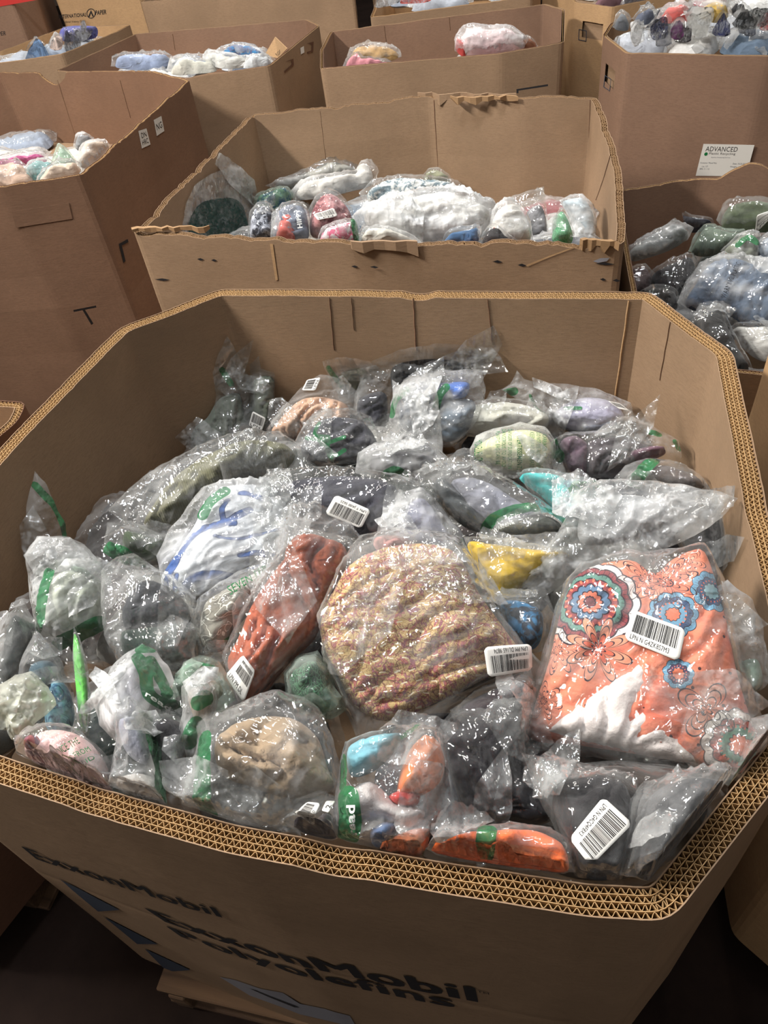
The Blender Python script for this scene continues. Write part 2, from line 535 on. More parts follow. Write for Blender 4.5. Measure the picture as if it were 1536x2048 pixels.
def round_path(P, r=0.02):
    out = []
    n = len(P)
    for i in range(n):
        a, b, c = P[i - 1], P[i], P[(i + 1) % n]
        d1 = (a - b); l1 = np.linalg.norm(d1); d1 /= l1
        d2 = (c - b); l2 = np.linalg.norm(d2); d2 /= l2
        q = min(r, l1 * 0.3, l2 * 0.3)
        p0, p2 = b + d1 * q, b + d2 * q
        for t in (0, 0.33, 0.67, 1):
            out.append(p0 * (1 - t) ** 2 + b * 2 * t * (1 - t) + p2 * t * t)
    return np.array(out)

def resample(P, ds):
    Q = np.vstack([P, P[:1]])
    seg = np.linalg.norm(np.diff(Q, axis=0), axis=1)
    s = np.concatenate([[0], np.cumsum(seg)])
    n = max(8, int(round(s[-1] / ds)))
    t = np.arange(n) * s[-1] / n
    X = np.interp(t, s, Q[:, 0]); Y = np.interp(t, s, Q[:, 1])
    T = np.stack([np.roll(X, -1) - np.roll(X, 1), np.roll(Y, -1) - np.roll(Y, 1)], 1)
    T /= np.linalg.norm(T, axis=1)[:, None] + 1e-12
    N = np.stack([T[:, 1], -T[:, 0]], 1)            # outward for ccw
    return t, np.stack([X, Y], 1), N, s[-1]

class Box:
    pass

def make_box(label, poly, z=0.0, base=-1.03, rows=2, gap=0.0065, flutes=True, per=0.0096, rag=0.003, seed=0,
             mat_out=None, mat_in=None, holes=(), bottom=-0.5, mat_edge=None, crease=None, warp=0.006, ds=0.012, group='tall corrugated cardboard bins', dents=(), rimfn=None):
    B = Box()
    B.poly = ccw([p[:2] for p in poly])
    B.z = z + RIM
    cen = B.poly.mean(0)
    root = empty('cardboard_box', (cen[0], cen[1], base + RIM))
    tag(root, label, 'box', group)
    B.root = root
    B.org = np.array([cen[0], cen[1], base + RIM])
    mat_out = mat_out or M_CARD; mat_in = mat_in or M_CARD
    path = round_path(B.poly)
    th = rows * gap + 0.002
    B.th = th
    H = z - base
    def zr(s, L):
        a = 2 * np.pi * s / L
        v = -rag * (0.5 + 0.5 * perlin(s * 9, s * 0 + 3.3, seed)) - rag * 0.5 * np.maximum(perlin(s * 45, s * 0 + 1.3, seed + 2), 0)
        for (x, y, w, d) in dents:
            pass
        return v
    def dent(X, Y):
        v = np.zeros(len(X))
        for (x, y, w, d) in dents:
            q = np.hypot(X - x, Y - y) / w
            v -= d * np.clip(1.25 - q, 0, 1) ** 0.7
        if rimfn is not None:
            v += rimfn(X, Y)
        return v
    def disp(X, Y, zrel):
        o = warp * perlin(X * 2.3 + Y * 1.7 + seed, zrel * 3.0 + Y, seed + 5) * np.clip(-zrel / 0.25, 0.15, 1)
        if crease is not None:
            o = o - 0.0006 * np.exp(-((zrel - crease) / 0.012) ** 2)
        return o
    B.disp = disp
    def ring(off0, off1, zrows, mat, name, hl=()):
        t, C, N, L = resample(path, ds)
        n = len(t)
        zt = zr(t, L) + dent(C[:, 0], C[:, 1])
        V = []
        for off in (off0, off1):
            for zz in zrows:
                zz2 = zz + (zt if zz > -0.12 else zt * 0)
                zz2 = np.clip(zz2, None, 0.2) if np.ndim(zz2) else zz2
                D = disp(C[:, 0], C[:, 1], np.full(n, zz))
                Q = C + N * (-off + D)[:, None]
                V.append(np.column_stack([Q, np.full(n, H) + zz2]))
        m = len(zrows)
        V = np.vstack(V) - np.array([cen[0], cen[1], 0])
        Fc = []
        X0 = C[:, 0]; Y0 = C[:, 1]
        for i in range(n):
            j = (i + 1) % n
            for k in range(m - 1):
                zc = (zrows[k] + zrows[k + 1]) / 2
                skip = False
                for (hx, hy, hw, z0, z1) in hl:
                    if math.hypot(X0[i] - hx, Y0[i] - hy) < hw / 2 and z1 < zc < z0:
                        skip = True
                if skip: continue
                Fc.append((k * n + i, (k + 1) * n + i, (k + 1) * n + j, k * n + j))
                a = m * n
                Fc.append((a + k * n + i, a + k * n + j, a + (k + 1) * n + j, a + (k + 1) * n + i))
            Fc.append((i, j, m * n + j, m * n + i))
        return mesh_obj(name, V, Fc, mat, root, smooth=False)
    zx = [] if crease is None else [crease + k * 0.006 for k in (-4, -3, -2, -1, 0, 1, 2, 3, 4)]
    zs = zx + [0, -0.02, -0.06, -0.13, -0.2, -0.3, -0.42, -0.6, -0.8, -H + 0.001]
    zo = sorted(set(zs + [h[3] for h in holes] + [h[4] for h in holes]), reverse=True)
    ring(0.0, 0.0014, zo, mat_out, 'outer_wall', holes)
    ring(th - 0.0014, th, sorted(zs, reverse=True), mat_in, 'inner_wall')
    # the cut edge: liners and wavy fluting between them
    V, Fc = [], []
    def add(vs, fs):
        k = sum(len(a) for a in V)
        V.append(vs)
        Fc.extend([tuple(i + k for i in f) for f in fs])
    depth = 0.06
    for k in range(1, rows):
        t, C, N, L = resample(path, ds)
        n = len(t)
        zt = zr(t, L) + dent(C[:, 0], C[:, 1]) - 0.001
        off = 0.001 + k * gap
        rr = []
        for o_, z_ in ((off - 0.00045, 0), (off - 0.00045, -depth), (off + 0.00045, 0), (off + 0.00045, -depth)):
            D = disp(C[:, 0], C[:, 1], np.full(n, 0.0))
            Q = C + N * (-o_ + D)[:, None]
            rr.append(np.column_stack([Q, H + z_ + zt]))
        vs = np.vstack(rr)
        fs = []
        for i in range(n):
            j = (i + 1) % n
            fs += [(i, n + i, n + j, j), (2 * n + i, 2 * n + j, 3 * n + j, 3 * n + i), (i, j, 2 * n + j, 2 * n + i)]
        add(vs, fs)
    if flutes:
        t, C, N, L = resample(path, per / 7.0)
        n = len(t)
        nper = round(L / per)
        zt = zr(t, L) + dent(C[:, 0], C[:, 1]) - 0.0015
        D = disp(C[:, 0], C[:, 1], np.full(n, 0.0))
        for k in range(rows):
            pk = nper * (1.0 if k % 2 == 0 else 1.17)
            mid = 0.001 + (k + 0.5) * gap
            ph = 2 * np.pi * np.round(pk) * t / L + k * 2.1 + 1.1 * perlin(t * 11, t * 0 + k * 3.7, seed + 8)
            amp = gap / 2 - 0.0009
            w = amp * np.sin(ph) * (1 + 0.25 * perlin(t * 6, t * 0 + k, seed))
            w = np.clip(w, -amp, amp)
            P = C + N * (-(mid) + D + w)[:, None]
            T = np.roll(P, -1, 0) - np.roll(P, 1, 0)
            T /= np.linalg.norm(T, axis=1)[:, None] + 1e-9
            M_ = np.stack([T[:, 1], -T[:, 0]], 1) * 0.00032
            vs = np.vstack([np.column_stack([P + M_, H + zt]), np.column_stack([P - M_, H + zt]),
                            np.column_stack([P + M_, H + zt - depth]), np.column_stack([P - M_, H + zt - depth])])
            fs = []
            for i in range(n):
                j = (i + 1) % n
                fs += [(i, j, n + j, n + i), (i, 2 * n + i, 2 * n + j, j), (n + i, n + j, 3 * n + j, 3 * n + i)]
            add(vs, fs)
    if V:
        vs = np.vstack(V) - np.array([cen[0], cen[1], 0])
        mesh_obj('corrugated_edge', vs, Fc, mat_edge or M_EDGE, root, smooth=False)
    # inner floor panel on which the bags lie
    inner = B.poly + (cen - B.poly) * 0.0
    t, C, N, L = resample(B.poly, 0.05)
    Q = C - N * (th + 0.004)
    n = len(Q)
    zb = H + (bottom - z)
    vs = np.vstack([np.column_stack([Q - cen, np.full(n, zb)]), np.column_stack([Q - cen, np.full(n, zb - 0.006)])])
    fs = [tuple(range(n)), tuple(range(2 * n - 1, n - 1, -1))] + [(i, n + i, n + (i + 1) % n, (i + 1) % n) for i in range(n)]
    mesh_obj('floor_panel', vs, fs, M_CARD, root, smooth=False)
    B.inner = None
    # convex inner half planes used to keep the contents inside
    E = []
    P = B.poly
    for i in range(len(P)):
        a, b = P[i], P[(i + 1) % len(P)]
        d = (b - a) / np.linalg.norm(b - a)
        nn = np.array([d[1], -d[0]])
        E.append((a, nn))
    B.E = E
    return B

def keep_inside(B, W, margin=0.005):
    """contents that would pass through a wall lie up against its inner face instead"""
    mrg = B.th + margin
    for _ in range(2):
        for a, nn in B.E:
            d = (W[:, :2] - a) @ nn + mrg
            dc0 = (CAMP[:2] - a) @ nn + mrg
            m = (d > 0) & ((W[:, 2] < B.z + 0.01) | (dc0 > -0.1))
            if not m.any():
                continue
            dc = (CAMP[:2] - a) @ nn + mrg
            if dc < -0.1:
                t_ = dc / (dc - d[m])                      # slide up the wall
                W[m] = CAMP + (W[m] - CAMP) * t_[:, None]
            else:
                W[m, :2] -= nn[None, :] * d[m][:, None]
    return W

def wall_fn(B, p0, p1, lift=0.0012):
    """maps metres along the wall line p0->p1 and height rel. to the rim to points in the box's own frame"""
    p0 = np.array(p0[:2]); p1 = np.array(p1[:2])
    d = (p1 - p0) / np.linalg.norm(p1 - p0)
    nn = np.array([d[1], -d[0]])
    if (p0 - B.poly.mean(0)) @ nn < 0: nn = -nn
    Lc = np.linalg.norm(p1 - p0)
    pts = sorted([((q - p0) @ d, (q - p0) @ nn) for q in B.poly if -0.02 < (q - p0) @ d < Lc + 0.02 and abs((q - p0) @ nn) < 0.08])
    bs = np.array([p[0] for p in pts] if pts else [0.0]); bo = np.array([p[1] for p in pts] if pts else [0.0])
    def fn(s, zz):
        s = np.asarray(s, float); zz = np.asarray(zz, float)
        Q = p0[None, :] + d[None, :] * s[:, None]
        D = B.disp(Q[:, 0], Q[:, 1], zz - 0.0)
        Q = Q + nn * (np.interp(s, bs, bo) + D + lift)[:, None]
        return np.column_stack([Q[:, 0] - B.org[0], Q[:, 1] - B.org[1], zz + B.z - B.org[2]])
    def frompix(px, py):
        off = 0.0
        for _ in range(3):
            a0 = p0 + nn * off
            P = on_plane(px, py, np.array([a0[0], a0[1], 0.0]), np.array([nn[0], nn[1], 0.0]))
            off = float(np.interp((P[:2] - p0) @ d, bs, bo))
        return ((P[:2] - p0) @ d, P[2] - B.z)
    return fn, frompix

def wall_quad(B, p0, p1, pix, lift=0.0012):
    """pix: tl, tr, br, bl pixels of a mark printed on that wall"""
    fn, fp = wall_fn(B, p0, p1, lift)
    q = [np.array(fp(*p)) for p in pix]
    def g(u, v):
        u = np.asarray(u)[:, None]; v = np.asarray(v)[:, None]
        P = (q[3] * (1 - u) + q[2] * u) * (1 - v) + (q[0] * (1 - u) + q[1] * u) * v
        return fn(P[:, 0], P[:, 1])
    return g

def wall_seam(B, e0, e1, top, bot, w=0.004, mat=None, name='panel_seam'):
    """a pressed crease down the inner face of the wall between outline points e0 and e1; top and bottom given as pixels"""
    p0 = np.array(e0[:2]); p1 = np.array(e1[:2])
    d = (p1 - p0) / np.linalg.norm(p1 - p0)
    nn = np.array([d[1], -d[0]])
    if (p0 - B.poly.mean(0)) @ nn < 0: nn = -nn
    q0 = p0 - nn * (B.th + 0.0)
    A = []
    for (x, y) in (top, bot):
        P = on_plane(x, y, np.array([q0[0], q0[1], 0.0]), np.array([nn[0], nn[1], 0.0]))
        A.append(((P[:2] - q0) @ d, P[2] - B.z))
    V = []
    n = 9
    for i in range(n):
        s_ = A[0][0] + (A[1][0] - A[0][0]) * i / (n - 1) + 0.0006 * math.sin(i * 2.1)
        z_ = min(-0.004, A[0][1]) + (A[1][1] - min(-0.004, A[0][1])) * i / (n - 1)
        for o, h in ((-w / 3.4, 0.0), (0, 0.0018), (w / 3.4, 0.0)):
            Q = q0 + d * (s_ + o)
            D = B.disp(np.array([Q[0]]), np.array([Q[1]]), np.array([z_]))[0]
            Q = Q + nn * (D - 0.0006 - h)
            V.append((Q[0] - B.org[0], Q[1] - B.org[1], z_ + B.z - B.org[2]))
    Fc = []
    for i in range(n - 1):
        for k in range(2):
            a = i * 3 + k
            Fc.append((a, a + 1, a + 4, a + 3))
    return mesh_obj(name, V, Fc, mat or M_CARD_MID, B.root, smooth=False)

# ------------------------------------------------------------------ plastic bags of clothing
def pip(P, poly):
    x, y = P[:, 0], P[:, 1]
    ins = np.zeros(len(P), bool)
    n = len(poly)
    j = n - 1
    for i in range(n):
        xi, yi = poly[i]; xj, yj = poly[j]
        c = ((yi > y) != (yj > y)) & (x < (xj - xi) * (y - yi) / (yj - yi + 1e-15) + xi)
        ins ^= c
        j = i
    return ins

def seg_dist(P, A, closed=True):
    Bq = np.roll(A, -1, 0) if closed else A[1:]
    A0 = A if closed else A[:-1]
    best = np.full(len(P), 1e9)
    for a, b in zip(A0, Bq):
        d = b - a
        L = d @ d + 1e-15
        t = np.clip(((P - a) @ d) / L, 0, 1)
        q = P - (a + t[:, None] * d)
        best = np.minimum(best, q[:, 0] ** 2 + q[:, 1] ** 2)
    return np.sqrt(best)

def sdist(P, poly):
    d = seg_dist(P, poly)
    return np.where(pip(P, poly), d, -d)

def catmull(P, k=5):
    P = np.array(P, float)
    out = []
    n = len(P)
    for i in range(n):
        p0, p1, p2, p3 = P[i - 1], P[i], P[(i + 1) % n], P[(i + 2) % n]
        for t in np.arange(k) / k:
            out.append(0.5 * ((2 * p1) + (-p0 + p2) * t + (2 * p0 - 5 * p1 + 4 * p2 - p3) * t * t + (-p0 + 3 * p1 - 3 * p2 + p3) * t ** 3))
    return np.array(out)

def smooth_open(P, k=5):
    P = np.array(P, float)
    if len(P) < 3: return P
    Q = np.vstack([2 * P[0] - P[1], P, 2 * P[-1] - P[-2]])
    out = []
    for i in range(1, len(Q) - 2):
        p0, p1, p2, p3 = Q[i - 1], Q[i], Q[i + 1], Q[i + 2]
        for t in np.arange(k) / k:
            out.append(0.5 * ((2 * p1) + (-p0 + p2) * t + (2 * p0 - 5 * p1 + 4 * p2 - p3) * t * t + (-p0 + 3 * p1 - 3 * p2 + p3) * t ** 3))
    out.append(P[-1])
    return np.array(out)

def densify(P, ds):
    out = []
    n = len(P)
    for i in range(n):
        a, b = P[i], P[(i + 1) % n]
        k = max(1, int(np.ceil(np.linalg.norm(b - a) / ds)))
        for t in range(k):
            out.append(a + (b - a) * t / k)
    return np.array(out)

def triangulate(poly, sp, seed):
    r = np.random.RandomState(seed + 11)
    mn, mx = poly.min(0), poly.max(0)
    nx = int((mx[0] - mn[0]) / sp) + 2; ny = int((mx[1] - mn[1]) / (sp * 0.866)) + 2
    X, Y = np.meshgrid(np.arange(nx), np.arange(ny))
    G = np.stack([mn[0] + (X + 0.5 * (Y % 2)) * sp, mn[1] + Y * sp * 0.866], -1).reshape(-1, 2)
    G = G + (r.rand(*G.shape) - 0.5) * sp * 0.25
    G = G[pip(G, poly)]
    if len(G):
        G = G[seg_dist(G, poly) > sp * 0.45]
    P = np.vstack([poly, G])
    n = len(poly)
    res = delaunay_2d_cdt([Vector(p) for p in P.tolist()], [(i, (i + 1) % n) for i in range(n)], [], 1, 1e-7)
    V = np.array([tuple(v) for v in res[0]])
    F = [tuple(f) for f in res[2]]
    e = np.zeros(len(V), bool)
    d = seg_dist(V, poly)
    return V, F, d

def prof(d, R):
    q = np.clip(d / R, 0, 1)
    return np.sqrt(np.clip(1 - (1 - q) ** 2, 0, 1))

STAT = {'bags': 0}

def make_bag(B, heap, label, film, garms=(), L=0.0, k=0.35, milk='clear', stripes=(), stickers=(), texts=(), sp=0.0045, crump=1.0,
             T=0.05, ang=0.0, name='bagged_garment', cat='bagged clothing', group='bagged clothing', seed=None, clear=None, flaps=None):
    STAT['bags'] += 1
    if flaps is None: flaps = 2 if sp < .0085 else 0
    seed = STAT['bags'] if seed is None else seed
    film_px = np.array(film, float)
    c = film_px.mean(0)
    z = -0.2
    for _ in range(6):
        P = at(c[0], c[1], z)
        z = heap(P[0], P[1]) + L
    P = at(c[0], c[1], z)
    tc = CAMP - P
    tc[2] = 0
    tc /= np.linalg.norm(tc)
    n = np.array([0, 0, 1.0]) + tc * k
    n /= np.linalg.norm(n)
    ex = np.cross(np.array([-tc[0], -tc[1], 0.0]), n)
    ex /= np.linalg.norm(ex)
    if ex[0] < 0: ex = -ex
    ey = np.cross(n, ex)
    def loc(px, py, h=0.0):
        Q = on_plane(px, py, P + n * h, n) - P
        return np.array([Q @ ex, Q @ ey])
    fp = np.array([loc(*q) for q in film])
    fp = ccw(fp)
    fpd = densify(fp, sp * 1.2)
    jit = 0.003 * perlin(fpd[:, 0] * 40, fpd[:, 1] * 40, seed)
    cen = fpd.mean(0)
    rad = fpd - cen
    fpd = fpd + rad / (np.linalg.norm(rad, axis=1)[:, None] + 1e-6) * jit[:, None]
    ca, sa = math.cos(math.radians(ang)), math.sin(math.radians(ang))
    G = []
    for gi, g in enumerate(garms):
        Tg = g.get('T', T)
        gp = ccw(np.array([loc(q[0], q[1], Tg * 0.35) for q in g['p']]))
        gp = catmull(gp, 5) if g.get('round', True) else densify(gp, 0.01)
        g = dict(g); g['poly'] = gp; g['T'] = Tg; g['seed'] = seed * 7 + gi
        g['R'] = g.get('R', min(0.075, max(0.02, 0.42 * math.sqrt(abs(area(gp))))))
        G.append(g)
    def und(X):
        return 0.010 * perlin(X[:, 0] * 6.5, X[:, 1] * 6.5, seed + 40)
    def gh(g, X):
        d = sdist(X, g['poly'])
        b = g['T'] * prof(d, g['R']) * (0.88 + 0.3 * perlin(X[:, 0] * 9, X[:, 1] * 9, g['seed']))
        a_ = math.radians(g.get('ang', ang)); c_, s_ = math.cos(a_), math.sin(a_)
        u = X[:, 0] * c_ + X[:, 1] * s_; v = -X[:, 0] * s_ + X[:, 1] * c_
        wx = 0.02 * perlin(X[:, 0] * 14, X[:, 1] * 14, g['seed'] + 3); wy = 0.02 * perlin(X[:, 0] * 14, X[:, 1] * 14, g['seed'] + 4)
        fs = g.get('fold', 1.0) * 1.35; fr = g.get('freq', 1.0)
        n1 = np.abs(perlin((u + wx) * 9 * fr, (v + wy) * 30 * fr, g['seed'] + 5))
        n2 = np.abs(perlin((u + wx * 2) * 24 * fr, (v + wy * 2) * 64 * fr, g['seed'] + 6))
        f = np.minimum(n1 * 2.2, 1.0) ** 0.55 * 0.019 + np.minimum(n2 * 2.2, 1.0) ** 0.7 * 0.006 - 0.014
        return np.where(d > 0, b + f * fs * np.clip(d / 0.02, 0, 1), 0.0), d
    STK = []
    for s_ in stickers:
        q = np.array([loc(x, y, T * 0.9 + 0.01) for x, y in s_['q']])
        STK.append(q)
    def smoothG(X):
        h = np.zeros(len(X))
        for g in G:
            d = sdist(X, g['poly'])
            h = np.maximum(h, g['T'] * prof(d + 0.012, g['R'] + 0.012))
        return h
    def film_h(X, bd):
        hg = np.zeros(len(X)); tent = np.zeros(len(X)); din = np.full(len(X), -1.0)
        for g in G:
            a, d = gh(g, X)
            hg = np.maximum(hg, a)
            dout = np.maximum(-d, 0)
            th = np.where(d > 0, g['T'] * (0.6 + 0.44 * prof(d, g['R'])), g['T'] * 0.6 * bd / (bd + dout + 1e-6))
            tent = np.maximum(tent, th)
            din = np.maximum(din, d)
        u = X[:, 0] * ca + X[:, 1] * sa; v = -X[:, 0] * sa + X[:, 1] * ca
        wx = 0.03 * perlin(X[:, 0] * 8, X[:, 1] * 8, seed + 20)
        cr = ridge(X[:, 0] * 12 + wx * 30, X[:, 1] * 12, seed + 21) ** 3 * 0.010 + ridge((u + wx) * 5, (v + wx) * 34, seed + 22) ** 3 * 0.007 \
            + ridge(X[:, 0] * 34, X[:, 1] * 34 + wx * 40, seed + 23) ** 2 * 0.0035
        gc = (np.mean([g['poly'].mean(0) for g in G], axis=0) if G else fpd.mean(0) + np.array([0.03, -0.02]))
        th_ = np.arctan2(X[:, 1] - gc[1], X[:, 0] - gc[0]); rr_ = np.hypot(X[:, 1] - gc[1], X[:, 0] - gc[0])
        cr = cr + np.where(din > 0, 0.3, 1.0) * (ridge(np.cos(th_) * 7 + wx * 6, np.sin(th_) * 7 + rr_ * 3, seed + 25) ** 2.5) * 0.007
        loose = np.where(din > 0, 0.5, 1.2) * crump
        if STK:
            ds_ = np.full(len(X), 1e9)
            for q in STK:
                ds_ = np.minimum(ds_, -sdist(X, ccw(q)))
            loose = loose * np.clip(ds_ / 0.02, 0.12, 1)
        base = np.where(len(G) > 0, 0.0, 0.02 * prof(bd, 0.08))
        return np.maximum(np.maximum(hg, tent) + 0.0022, base) + cr * loose * np.clip(bd / 0.012, 0, 1) , hg
    root = empty(name)
    mat4 = Matrix(((ex[0], ey[0], n[0], P[0]), (ex[1], ey[1], n[1], P[1]), (ex[2], ey[2], n[2], P[2]), (0, 0, 0, 1)))
    root.matrix_world = mat4
    tag(root, label, cat, group)
    Rm = np.stack([ex, ey, n], 1)
    def clampl(Vl):
        if B is None: return Vl
        W = Vl @ Rm.T + P
        W = keep_inside(B, W)
        return (W - P) @ Rm
    # garments
    for g in G:
        spg = g.get('sp', sp * 1.1)
        V, Fc, d = triangulate(g['poly'], spg, g['seed'])
        h, _ = gh(g, V + 1e-7)
        h = np.where(d < 1e-6, 0, h)
        w = und(V)
        top = np.column_stack([V, h + w + 0.001])
        bot = np.column_stack([V, -0.3 * g['T'] * prof(d, g['R']) + w])
        N = len(V)
        allv = clampl(np.vstack([top, bot]))
        if 'rise' in g: allv[:, 2] += g['rise']
        fs = Fc + [tuple(i + N for i in f[::-1]) for f in Fc]
        onb = d < 1e-6
        attrs = {}
        if 'ink' in g:
            dd = np.full(N, 1.0)
            for pl, wd in g['ink']:
                q = np.array([loc(x, y, g['T'] * 0.8) for x, y in pl])
                q = smooth_open(q)
                dd = np.minimum(dd, seg_dist(V, q, closed=False) - wd)
            attrs['ink_distance'] = np.concatenate([dd, dd])
        if g.get('kind') == 'mandala':
            for (kd, px, py, a) in g['motifs']:
                q = loc(px, py, g['T'] * 0.8)
                MANDALAS.append((kd, (q[0], q[1]) + a))
        uvv = np.vstack([V, V])
        mt = cloth(g.get('kind', 'plain'), g['c'], g.get('c2'))
        go = mesh_obj(g.get('name', 'folded_garment'), allv, fs, mt, root, attrs=attrs, uv=uvv)
        if 'label' in g: go['label'] = g['label']
    # film
    V, Fc, d = triangulate(fpd, sp, seed)
    h, hg = film_h(V, d)
    w = und(V)
    N = len(V)
    edge = np.clip(d / 0.006, 0, 1)
    top = np.column_stack([V, np.where(d < 1e-6, 0, h * (0.15 + 0.85 * edge)) + w])
    gb = np.zeros(N)
    for g in G:
        gb = np.maximum(gb, 0.3 * g['T'] * prof(sdist(V, g['poly']), g['R']))
    bot = np.column_stack([V, np.where(d < 1e-6, 0, -gb - 0.002 - 0.004 * edge * ridge(V[:, 0] * 18, V[:, 1] * 18, seed + 60)) + w])
    allv = clampl(np.vstack([top, bot]))
    fs = Fc + [tuple(i + N for i in f[::-1]) for f in Fc]
    pdist = np.full(N, 1.0)
    for pl, wd in stripes:
        q = np.array([loc(x, y, T * 0.7) for x, y in pl])
        q = smooth_open(q)
        pdist = np.minimum(pdist, seg_dist(V, q, closed=False) - wd * 0.42)
    attrs = {'print_distance': np.concatenate([pdist, np.full(N, 1.0)])}
    fo = mesh_obj('plastic_film', allv, fs, FILM[milk], root, attrs=attrs)
    tv = allv[:N]
    def surf_h(X, r=0.011, lift=0.002):
        out = np.zeros(len(X))
        for i, x in enumerate(X):
            dd = (tv[:, 0] - x[0]) ** 2 + (tv[:, 1] - x[1]) ** 2
            m_ = dd < r * r
            out[i] = tv[m_, 2].max() if m_.any() else tv[np.argmin(dd), 2]
        return out + lift
    def patch_fn(q, lift=0.002, nu=7, nv=5, r=0.011, blur=4):
        """q: tl,tr,br,bl local 2-D; returns a map of the unit square onto the film"""
        U, W_ = np.meshgrid(np.linspace(0, 1, nu), np.linspace(0, 1, nv))
        def pl(u, v):
            u = np.asarray(u)[:, None]; v = np.asarray(v)[:, None]
            return (q[3] * (1 - u) + q[2] * u) * (1 - v) + (q[0] * (1 - u) + q[1] * u) * v
        Z = surf_h(pl(U.ravel(), W_.ravel()), r, lift).reshape(nv, nu)
        Z0 = Z.copy()
        for _ in range(blur):
            Zp = np.pad(Z, 1, mode='edge')
            Z = (Zp[1:-1, :-2] + Zp[1:-1, 2:] + Zp[:-2, 1:-1] + Zp[2:, 1:-1] + Zp[1:-1, 1:-1] * 2) / 6
        Z = Z + max(0.0, float(np.percentile(Z0 - Z, 85)))
        def fn(u, v, up=0.0):
            u = np.asarray(u, float); v = np.asarray(v, float)
            a = np.clip(u * (nu - 1), 0, nu - 1.001); b = np.clip(v * (nv - 1), 0, nv - 1.001)
            i = a.astype(int); j = b.astype(int); fa = a - i; fb = b - j
            zz = (Z[j, i] * (1 - fa) + Z[j, i + 1] * fa) * (1 - fb) + (Z[j + 1, i] * (1 - fa) + Z[j + 1, i + 1] * fa) * fb
            return clampl(np.column_stack([pl(u, v), zz + up]))
        return fn
    # loose open ends of the bag lying crumpled over its own edge
    rf = random.Random(seed * 13 + 5)
    for fi in range((flaps or 0) if sp < .012 else 0):
        for tr in range(12):
            i0 = rf.randrange(len(fpd))
            c0 = fpd[i0] + (fpd.mean(0) - fpd[i0]) * rf.uniform(0.15, 0.5)
            Rr = rf.uniform(0.035, 0.07) * min(1.0, math.sqrt(abs(area(fp))) / 0.2)
            if all(np.linalg.norm(q.mean(0) - c0) > Rr + 0.045 for q in STK): break
        else:
            continue
        nv_ = rf.choice([5, 6, 7])
        a0 = rf.uniform(0, 6.28)
        ax_ = rf.uniform(1.2, 2.0)
        pl_ = []
        for i in range(nv_):
            a_ = 2 * math.pi * i / nv_ + rf.uniform(-.25, .25)
            q_ = np.array([math.cos(a_) * ax_, math.sin(a_) / ax_ * 1.15]) * Rr * rf.uniform(.7, 1.25)
            pl_.append(c0 + np.array([q_[0] * math.cos(a0) - q_[1] * math.sin(a0), q_[0] * math.sin(a0) + q_[1] * math.cos(a0)]))
        pl_ = densify(ccw(pl_), sp * 1.3)
        Vf, Ff, df = triangulate(pl_, sp * 1.1, seed + fi + 700)
        if len(Vf) < 12: continue
        hz = np.zeros(len(Vf))
        for i, x in enumerate(Vf):
            q2 = (tv[:, 0] - x[0]) ** 2 + (tv[:, 1] - x[1]) ** 2
            jn = np.argpartition(q2, 6)[:6]
            hz[i] = tv[jn, 2].mean()
        dirx = np.array([math.cos(a0 + 1.57), math.sin(a0 + 1.57)])
        along = (Vf - c0) @ dirx / Rr
        th_ = np.arctan2(Vf[:, 1] - c0[1], Vf[:, 0] - c0[0])
        rr_ = np.hypot(Vf[:, 1] - c0[1], Vf[:, 0] - c0[0])
        curl = 0.018 * np.clip(along, 0, 2) ** 1.5
        cr_ = ridge(np.cos(th_) * 3 + seed, np.sin(th_) * 3, fi) ** 2 * 0.010 + ridge(Vf[:, 0] * 30, Vf[:, 1] * 14, seed + fi) ** 2 * 0.008
        zt_ = hz + 0.004 + curl + cr_
        n_ = len(Vf)
        vv = clampl(np.vstack([np.column_stack([Vf, zt_]), np.column_stack([Vf, zt_ - 0.0008 - 0.002 * np.clip(df / .01, 0, 1)])]))
        mesh_obj('film_end', vv, Ff + [tuple(i + n_ for i in f[::-1]) for f in Ff], FILM[milk if milk != 'thin' else 'clear'], root,
                 attrs={'print_distance': np.full(2 * n_, 1.0)})
    for si, s_ in enumerate(stickers):
        q = STK[si]
        fn = patch_fn(q)
        # rounded sticker
        so = rounded_sheet(fn, root, 'barcode_sticker')
        so['label'] = 'white rounded barcode sticker'
        f2 = lambda u, v, fn=fn: fn(u, v, 0.0004)
        if s_.get('bars', True):
            bb = s_.get('barbox', (0.09, 0.32, 0.91, 0.9))
            bars(f2, M_INK, so, bb, seed=seed + si)
        if s_.get('text'):
            lettering(s_['text'], f2, M_INK, so, 'printed_number', 0.0, s_.get('textbox', (0.09, 0.09, 0.8, 0.25)))
    for (q, st, mt, bold) in texts:
        ql = np.array([loc(x, y, T * 0.8) for x, y in q])
        fn = patch_fn(ql, 0.001, 9, 6, 0.006, 1)
        lettering(st, lambda u, v: fn(u, v), mt, root, 'printed_warning', bold)
    return root

def area(p):
    return 0.5 * np.sum(p[:, 0] * np.roll(p[:, 1], -1) - np.roll(p[:, 0], -1) * p[:, 1])

